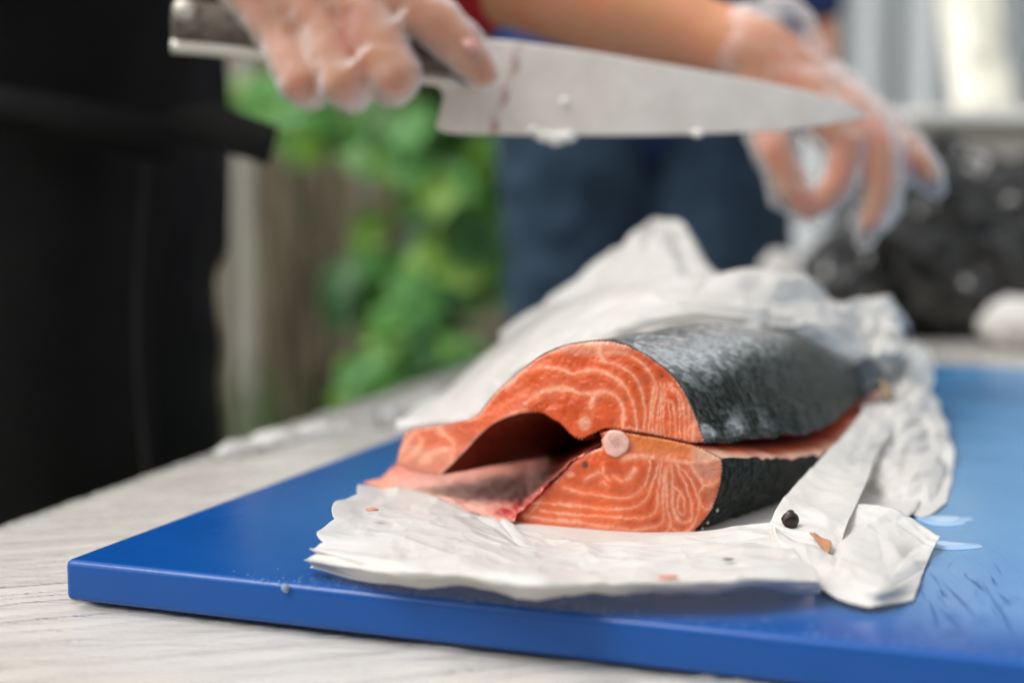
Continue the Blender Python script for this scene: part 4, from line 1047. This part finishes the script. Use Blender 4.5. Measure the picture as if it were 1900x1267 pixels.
vv, ff = tube(tp, .0042, 10); mesh('tang', vv, ff, m_steel, knife, col=np.tile([[.7, .66, .58]], (len(vv), 1)))
vv, ff = tube([K(342, 18, -.009), K(342, 18, .009)], .006, 14); mesh('rivet', vv, ff, m_steel, knife, col=np.tile([[.7, .66, .58]], (len(vv), 1)))
# bits of fat and water hanging from the edge
for i, (x_, y_, r_) in enumerate([(990, 243, .0036), (1008, 252, .0042), (1030, 257, .0048), (1052, 254, .0044), (1293, 248, .0030)]):
    lump('fat_bead', K(x_, y_, -.001), r_, m_fat, i + 3, (1.2, .7, .8), .4, label=['leftmost pale bead of fat hanging on the knife edge', 'second pale bead of fat from the left on the knife edge', 'largest pale bead of fat under the knife edge', 'rightmost bead of the cluster under the knife edge', 'lone small bead near the middle of the knife edge'][i],
         category='fat bead', group='beads of fat under the knife')
lump('fat_bead', K(1047, 190, -.002), .0032, m_fat, 12, (.8, .3, 1), .4, label='pale smear of fat on the flat of the blade above the beads', category='fat bead', group='beads of fat under the knife')

# ================================================================== PERSON HOLDING THE KNIFE
cook = empty('person', (-.40, 1.20, 0), label='person in black apron and red shirt holding the knife in gloved hands', category='person')
def J(px, py, Y, r): return (P(px, py, Y), r)
W1 = J(425, -130, .805, .026)
h1 = [
    [W1, J(520, 60, .788, .0135), J(556, 150, .776, .0108), J(572, 168, .797, .0100), J(580, 135, .815, .0085)],
    [W1, J(592, 40, .780, .0145), J(634, 150, .768, .0115), J(652, 170, .792, .0108), J(655, 135, .812, .0090)],
    [W1, J(668, 20, .776, .0150), J(735, 138, .766, .0125), J(728, 158, .790, .0112), J(725, 130, .812, .0095)],
    [W1, J(745, -15, .780, .0150), J(808, 38, .776, .0128), J(862, 92, .777, .0112), J(897, 136, .780, .0088)],
    [W1, J(540, -20, .825, .017), J(650, 30, .838, .0135), J(760, 70, .832, .0115), J(815, 85, .826, .0095)],
    [J(520, 60, .788, .0125), J(592, 40, .782, .0135), J(668, 20, .779, .0140), J(745, -15, .782, .0140)],
    [J(545, 118, .790, .0120), J(625, 122, .784, .0130), J(715, 112, .779, .0130)],
    [J(480, -30, .80, .022), J(600, -40, .797, .020), J(690, -50, .795, .019)],
]
elR = ((-.37, .93, 1.13), .040); shR = ((-.58, 1.20, 1.40), .055); neck = ((-.38, 1.17, 1.50), .055)
W2 = J(1405, 98, .975, .0245)
h2 = [
    [W2, J(1418, 190, .965, .0150), J(1436, 275, .955, .0122), J(1468, 345, .955, .0108), J(1500, 388, .955, .0085)],
    [W2, J(1512, 200, .955, .0150), J(1568, 262, .95, .0105), J(1560, 325, .952, .0100), J(1530, 375, .955, .0082)],
    [W2, J(1560, 205, .96, .0145), J(1632, 275, .955, .0112), J(1630, 355, .955, .0102), J(1615, 410, .955, .0085)],
    [W2, J(1590, 210, .975, .0135), J(1650, 270, .98, .0102), J(1652, 330, .985, .0095), J(1645, 375, .985, .0080)],
    [W2, J(1600, 205, .990, .0120), J(1672, 262, .99, .0095), J(1702, 298, .985, .0085), J(1722, 326, .985, .0070)],
    [J(1512, 200, .957, .0140), J(1560, 205, .962, .0140), J(1590, 210, .975, .0130), J(1600, 205, .99, .012)],
    [J(1450, 140, .975, .022), J(1520, 170, .975, .019)],
]
arm2 = [W2, J(1300, 70, .985, .0275), J(1150, 15, .995, .036), J(960, -58, 1.01, .041), J(860, -90, 1.03, .042)]
elL = arm2[-1]; shL = ((-.20, 1.20, 1.40), .055)
body_ch = h1 + h2 + [arm2, [W1, ((-.26, .86, 1.10), .034), elR, ((-.50, 1.08, 1.27), .046), shR, ((-.40, 1.2, 1.43), .07)], [elL, ((-.13, 1.12, 1.25), .046), shL, ((-.40, 1.2, 1.43), .07)],
    [((-.40, 1.20, 1.43), .07), neck, ((-.37, 1.13, 1.60), .085), ((-.37, 1.12, 1.67), .092)], [((-.37, 1.03, 1.61), .012), ((-.37, 1.04, 1.64), .010)],
    [((-.40, 1.22, 1.42), .09), ((-.40, 1.23, 1.15), .12), ((-.40, 1.24, .96), .125)],
    [((-.47, 1.24, .92), .085), ((-.48, 1.23, .50), .055), ((-.48, 1.25, .09), .035), ((-.48, 1.14, .03), .028)],
    [((-.36, 1.24, .92), .085), ((-.36, 1.23, .50), .055), ((-.36, 1.25, .09), .035), ((-.36, 1.14, .03), .028)]]
hc = Vector((-.37, 1.12, 1.64))
fuse('body', body_ch, .0030, m_hskin, cook, smooth=5)
# nail of the pointing finger
npc = P(872, 84, .7645); v_ = patchpts([[P(852, 78, .7665), P(868, 70, .766), P(876, 72, .767)], [P(860, 90, .7650), P(873, 84, .7640), P(884, 82, .766)], [P(872, 104, .7665), P(886, 98, .766), P(894, 94, .768)]], 10, 10)
o = mesh('fingernail', v_.reshape(-1, 3), gridfaces(10, 10), m_nail, cook); solid(o, .0006)
# gloves: a loose clear shell over each hand
def grow(ch, d, tip=.0):
    out = []
    for c in ch:
        e = [(np.array(p), r + d) for p, r in c]
        if tip and len(c) == 5:
            a = e[-1][0] - e[-2][0]; a /= np.linalg.norm(a); e.append((e[-1][0] + a * tip, e[-1][1] * .62))
        out.append(e)
    return out
def wr(sc, amp, seed): return lambda co: amp * fbm(co * sc, seed, 4) + amp * .8 * (1 - np.abs(vnoise(co * sc * 1.3, seed + 7)) * 2)
g1 = grow(h1, .0016, .004) + [[J(775, 5, .764, .0022), J(700, 85, .7570, .0026), J(640, 140, .7565, .0024), J(590, 182, .768, .002)]] + [[J(425, -130, .805, .030), J(380, -200, .82, .036)]]
fuse('glove', g1, .0022, m_glove, cook, smooth=3, disp=wr(90, .0011, 3))
g2 = grow(h2, .0032, .012) + [[J(1420, 80, .972, .029), J(1445, 62, .972, .024)], [J(1370, 85, .98, .0275), J(1400, 95, .975, .030)], [J(1445, 45, .972, .016), J(1490, 100, .97, .016)],
      [J(1420, 260, .957, .011), J(1455, 360, .957, .011), J(1510, 388, .957, .010), J(1550, 355, .955, .008)]]
fuse('glove', g2, .0026, m_glove, cook, smooth=3, disp=wr(70, .0022, 5))
# red shirt with short sleeves
shirt = [[((-.40, 1.21, 1.42), .115), ((-.40, 1.23, 1.20), .145), ((-.40, 1.23, 1.14), .145)], [shR, shL], [(shR[0], .075), ((-.50, 1.08, 1.27), .064), ((-.41, .98, 1.17), .060)], [(shL[0], .075), ((-.13, 1.12, 1.25), .064), (P(800, -120, 1.05), .060), (P(850, -95, 1.03), .060)]]
fuse('shirt', shirt, .010, m_red, cook, smooth=3, disp=wr(14, .006, 8))
tro = [[((-.40, 1.24, 1.16), .152), ((-.40, 1.24, .90), .150)], [((-.52, 1.235, .90), .115), ((-.52, 1.23, .50), .085), ((-.52, 1.25, .10), .07)], [((-.375, 1.235, .92), .118), ((-.375, 1.23, .66), .116), ((-.37, 1.23, .50), .105), ((-.36, 1.25, .10), .075)]]
fuse('trousers', tro, .010, m_trous, cook, smooth=3, disp=wr(12, .006, 9))
# apron: curved front panel with bib, and its knotted waist tie
ap = []
for z, xl, xr, yb in ((.42, -.66, -.275, 1.035), (.60, -.66, -.285, 1.035), (.80, -.65, -.29, 1.035), (.94, -.63, -.270, 1.05), (1.02, -.62, -.255, 1.055), (1.12, -.60, -.245, 1.06), (1.30, -.53, -.26, 1.06), (1.40, -.49, -.31, 1.07)):
    ap.append([(xl + (xr - xl) * s, yb + .10 * abs(s - .45) ** 2.2 * 2.2 + (.05 if s > .93 else 0), z) for s in (0, .2, .45, .7, .88, 1.0)])
g = patchpts(ap, 60, 60); g += gnormals(g) * (.006 * fbm(g * [9, 9, 3], 44, 3))[..., None]
o = mesh('apron', g.reshape(-1, 3), gridfaces(60, 60), m_apron, cook); solid(o, .002)
band = cr1(np.array([P(-60, 196, 1.02), P(60, 215, 1.015), P(180, 238, 1.012), P(300, 262, 1.03), P(370, 262, 1.08)]), 30)
g = np.stack([band + [0, 0, .017], band + [0, -.003, 0], band - [0, 0, .014]]); o = mesh('apron_band', g.reshape(-1, 3), gridfaces(3, 30), m_apron, cook); solid(o, .003)
st = patchpts([[P(318, 205, 1.03), P(400, 196, 1.02), P(460, 215, 1.0), P(516, 236, .99)], [P(318, 240, 1.03), P(400, 240, 1.015), P(460, 250, .995), P(508, 268, .985)], [P(322, 262, 1.03), P(390, 275, 1.02), P(450, 292, 1.0), P(496, 306, .99)]], 12, 24)
o = mesh('apron_tie', st.reshape(-1, 3), gridfaces(12, 24), m_apron, cook); solid(o, .003)
vv = patchpts([[P(268, 300, 1.02), P(278, 300, 1.018)], [P(250, 600, 1.0), P(262, 600, .998)], [P(268, 900, .99), P(282, 900, .988)]], 20, 3)
o = mesh('apron_string', vv.reshape(-1, 3), gridfaces(20, 3), m_apron, cook); solid(o, .003)
# hair cap
fuse('hair', [[((-.37, 1.15, 1.70), .092), ((-.37, 1.16, 1.64), .088)]], .012, m_trous, cook)

# ================================================================== PERSON IN JEANS
pj = empty('person', (.20, 2.12, 0), label='person in dark blue jeans and navy top standing behind the table', category='person')
fuse('body', [[((.20, 2.14, 1.45), .07), ((.20, 2.13, 1.55), .055), ((.20, 2.10, 1.68), .09), ((.20, 2.10, 1.74), .095)], [((.20, 2.14, 1.43), .12), ((.20, 2.14, 1.12), .11), ((.20, 2.15, 1.0), .06)],
    [((.03, 2.14, 1.42), .055), ((-.02, 2.18, 1.20), .045), ((.08, 2.26, 1.06), .030)], [((.37, 2.14, 1.42), .055), ((.44, 2.14, 1.17), .042), ((.452, 2.09, 1.06), .026), ((.452, 2.08, 1.045), .024)],
    [((.452, 2.08, 1.05), .026), ((.452, 2.07, 1.02), .011), ((.455, 2.065, .99), .010)], [((.462, 2.09, 1.04), .020), ((.464, 2.08, 1.00), .010), ((.464, 2.07, .975), .009)], [((.440, 2.08, 1.05), .018), ((.438, 2.06, 1.02), .010), ((.44, 2.05, 1.0), .009)],
    [((.452, 2.10, 1.04), .020), ((.470, 2.10, 1.00), .010), ((.472, 2.09, .98), .009)], [((.444, 2.09, 1.05), .018), ((.428, 2.06, 1.03), .010), ((.425, 2.05, 1.01), .009)],
    [((.10, 2.13, .95), .09), ((.09, 2.13, .5), .06), ((.09, 2.14, .08), .04), ((.09, 2.02, .035), .035)], [((.30, 2.13, .95), .09), ((.31, 2.13, .5), .06), ((.31, 2.14, .08), .04), ((.31, 2.02, .035), .035)]], .008, m_hskin, pj, smooth=4)
fuse('jeans', [[((.11, 2.13, 1.06), .125), ((.29, 2.13, 1.06), .125)], [((.105, 2.12, 1.02), .128), ((.10, 2.12, .85), .112), ((.10, 2.12, .55), .095), ((.10, 2.14, .08), .07)], [((.295, 2.12, 1.02), .128), ((.30, 2.12, .85), .112), ((.305, 2.12, .55), .095), ((.30, 2.14, .08), .07)]], .010, m_jeans, pj, smooth=4, disp=wr(12, .008, 14))
fuse('shirt', [[((.13, 2.14, 1.42), .11), ((.27, 2.14, 1.42), .11)], [((.20, 2.14, 1.40), .15), ((.20, 2.13, 1.2), .165), ((.20, 2.13, 1.10), .165)], [((.10, 2.14, 1.14), .12), ((.30, 2.14, 1.14), .12)], [((.03, 2.14, 1.42), .075), ((-.03, 2.16, 1.18), .06)], [((.37, 2.14, 1.42), .075), ((.425, 2.14, 1.20), .06)]], .010, m_navy, pj, smooth=4, disp=wr(10, .007, 15))
fuse('hair', [[((.20, 2.13, 1.77), .093), ((.20, 2.15, 1.70), .09)]], .012, m_trous, pj)

# ================================================================== RIGHT BACKGROUND
def bagmesh(name, c, r, seed, label, parent=None):
    n, m_ = 90, 120; th = np.linspace(0, math.pi, n); ph = np.linspace(0, 2 * math.pi, m_, endpoint=False)
    T, Ph = np.meshgrid(th, ph, indexing='ij'); v = np.stack([np.sin(T) * np.cos(Ph), np.sin(T) * np.sin(Ph), np.cos(T)], -1)
    f1 = fbm(v * 2.2 + seed, seed, 3); f2 = 1 - np.abs(fbm(v * 2.4 + seed, seed + 5, 2)) * 2.2; f3 = 1 - np.abs(vnoise(v * 11 + seed, seed + 8)) * 2
    pl = np.abs(np.sin(Ph * 3.5 + 2.4 * f1 + 1.6 * v[..., 2])); pl2 = np.abs(np.sin(Ph * 8 - 3 * v[..., 2] + 4 * f1 + 1))
    v = v * (1 + .22 * f1 + .18 * (pl ** .8 - .5) + .012 * (pl2 - .5))[..., None] * np.array(r) + np.array(c)
    v[..., 2] = np.maximum(v[..., 2], TABZ + .005)
    return mesh(name, v.reshape(-1, 3), gridfaces(n, m_, True), m_bag, parent, label=label, category='plastic bag', group='black plastic bags on the far end of the table')
bagmesh('plastic_bag', (.505, 1.66, .845), (.125, .10, .115), 3, 'bulging glossy black plastic bag behind the gloved hand')
bagmesh('plastic_bag', (.665, 1.72, .84), (.11, .11, .135), 6, 'tall black plastic bag at the right edge of the photo')
bagmesh('plastic_bag', (.405, 1.66, .80), (.075, .07, .065), 9, 'small slumped black plastic bag nearest the person in jeans')
o = None
def crump(name, c, r, seed, mat, label, cat):
    n, m_ = 40, 60; th = np.linspace(0, math.pi, n); ph = np.linspace(0, 2 * math.pi, m_, endpoint=False)
    T, Ph = np.meshgrid(th, ph, indexing='ij'); v = np.stack([np.sin(T) * np.cos(Ph), np.sin(T) * np.sin(Ph), np.cos(T)], -1)
    v = v * (1 + .3 * fbm(v * 2 + seed, seed, 3) + .16 * (1 - np.abs(vnoise(v * 5 + seed, seed + 3)) * 2))[..., None] * np.array(r) + np.array(c); v[..., 2] = np.maximum(v[..., 2], TABZ + .004)
    return mesh(name, v.reshape(-1, 3), gridfaces(n, m_, True), mat, label=label, category=cat)
crump('paper_towel', P(1900, 600, 1.50), (.040, .035, .024), 4, m_paper, 'crumpled white paper towel on the table beside the bags', 'paper towel')
crump('paper_towel', P(1447, 505, 1.58), (.020, .015, .020), 8, m_paper, 'small white paper scrap in front of the jeans', 'paper towel')

# second table with a white cloth, a tub on it
t2 = empty('table', (.95, 2.75, 0), label='white-clothed table standing behind the black bags', category='table')
vv, ff = box(.42, 1.75, 2.35, 3.05, .72, .75); o = mesh('tabletop', vv, ff, m_white, t2, smooth=False)
for xx in (.48, 1.68):
    for yy in (2.42, 2.98): vv, ff = tube([(xx, yy, 0), (xx, yy, .719)], .018, 12); mesh('leg', vv, ff, m_metal, t2)
tub = empty('storage_tub', (.95, 2.62, .752), label='beige plastic tub with a white rim behind the black bags', category='tub')
def rr_loop(cx, cy, hx, hy, r, z, n=8):
    o_ = []
    for (sx, sy, a0) in ((1, 1, 0), (-1, 1, 90), (-1, -1, 180), (1, -1, 270)):
        for k in range(n): a = R(a0 + 90 * k / (n - 1)); o_.append((cx + sx * (hx - r) + r * math.cos(a), cy + sy * (hy - r) + r * math.sin(a), z))
    return o_
lp = [rr_loop(.95, 2.62, .25, .17, .05, .752), rr_loop(.95, 2.62, .27, .19, .05, .90), rr_loop(.95, 2.62, .285, .2, .05, 1.045), rr_loop(.95, 2.62, .275, .19, .05, 1.045), rr_loop(.95, 2.62, .26, .18, .05, .90), rr_loop(.95, 2.62, .24, .16, .05, .765)]
N = len(lp[0]); v_ = sum(lp, []); mesh('tub_body', v_, gridfaces(6, N, True) + [tuple(range(N))[::-1], tuple(range(5 * N, 6 * N))], m_tub, tub)
lp = [rr_loop(.95, 2.62, .287, .202, .05, 1.03), rr_loop(.95, 2.62, .30, .215, .055, 1.032), rr_loop(.95, 2.62, .30, .215, .055, 1.06), rr_loop(.95, 2.62, .274, .189, .05, 1.06), rr_loop(.95, 2.62, .274, .189, .05, 1.046)]
v_ = sum(lp, []); mesh('tub_rim', v_, gridfaces(5, N, True), m_tubrim, tub)

# white side curtains of the stall, hung from a rail
cur = empty('white_curtain', (1.4, 3.15, 0), label='white sheeting hanging in vertical folds behind the tub', category='curtain')
for (x0, x1, y0, seed) in ((.60, 1.02, 3.12, 1), (1.04, 1.48, 3.20, 2), (1.52, 2.2, 3.24, 3)):
    n, m_ = 30, 160; g = np.zeros((n, m_, 3))
    for i in range(n):
        z = .05 + (2.35 - .05) * i / (n - 1)
        s = np.linspace(0, 1, m_); x_ = x0 + (x1 - x0) * s
        g[i, :, 0] = x_; g[i, :, 1] = y0 + .045 * np.sin(s * (x1 - x0) / .115 * 2 * math.pi + .3 * z + seed) + .015 * np.sin(s * 41 + z + seed); g[i, :, 2] = z
    o = mesh('curtain_panel', g.reshape(-1, 3), gridfaces(n, m_), m_white, cur); solid(o, .001)
vv, ff = tube([(.6, 3.18, 2.37), (2.3, 3.18, 2.37)], .015, 12); mesh('curtain_rail', vv, ff, m_metal, cur)
for xx in (.62, 2.28): vv, ff = tube([(xx, 3.30, 0), (xx, 3.30, 2.5)], .02, 12); mesh('post', vv, ff, m_metal, cur)
# cream cloth slung diagonally, resting on the tub rim
cr_ = patchpts([[P(1735, -120, 2.75), P(1790, -120, 2.75), P(1850, -120, 2.75)], [P(1748, 60, 2.62), P(1795, 50, 2.60), P(1862, 60, 2.62)], [P(1762, 150, 2.56), P(1810, 150, 2.54), P(1880, 150, 2.56)], [P(1768, 205, 2.50), P(1815, 208, 2.46), P(1882, 205, 2.50)]], 40, 30)
cr_ += gnormals(cr_) * (.02 * fbm(cr_ * [18, 18, 3], 61, 3))[..., None]
o = mesh('cream_cloth', cr_.reshape(-1, 3), gridfaces(40, 30), m_cream, label='cream cloth slung down over the tub before the white curtain', category='cloth'); solid(o, .002)
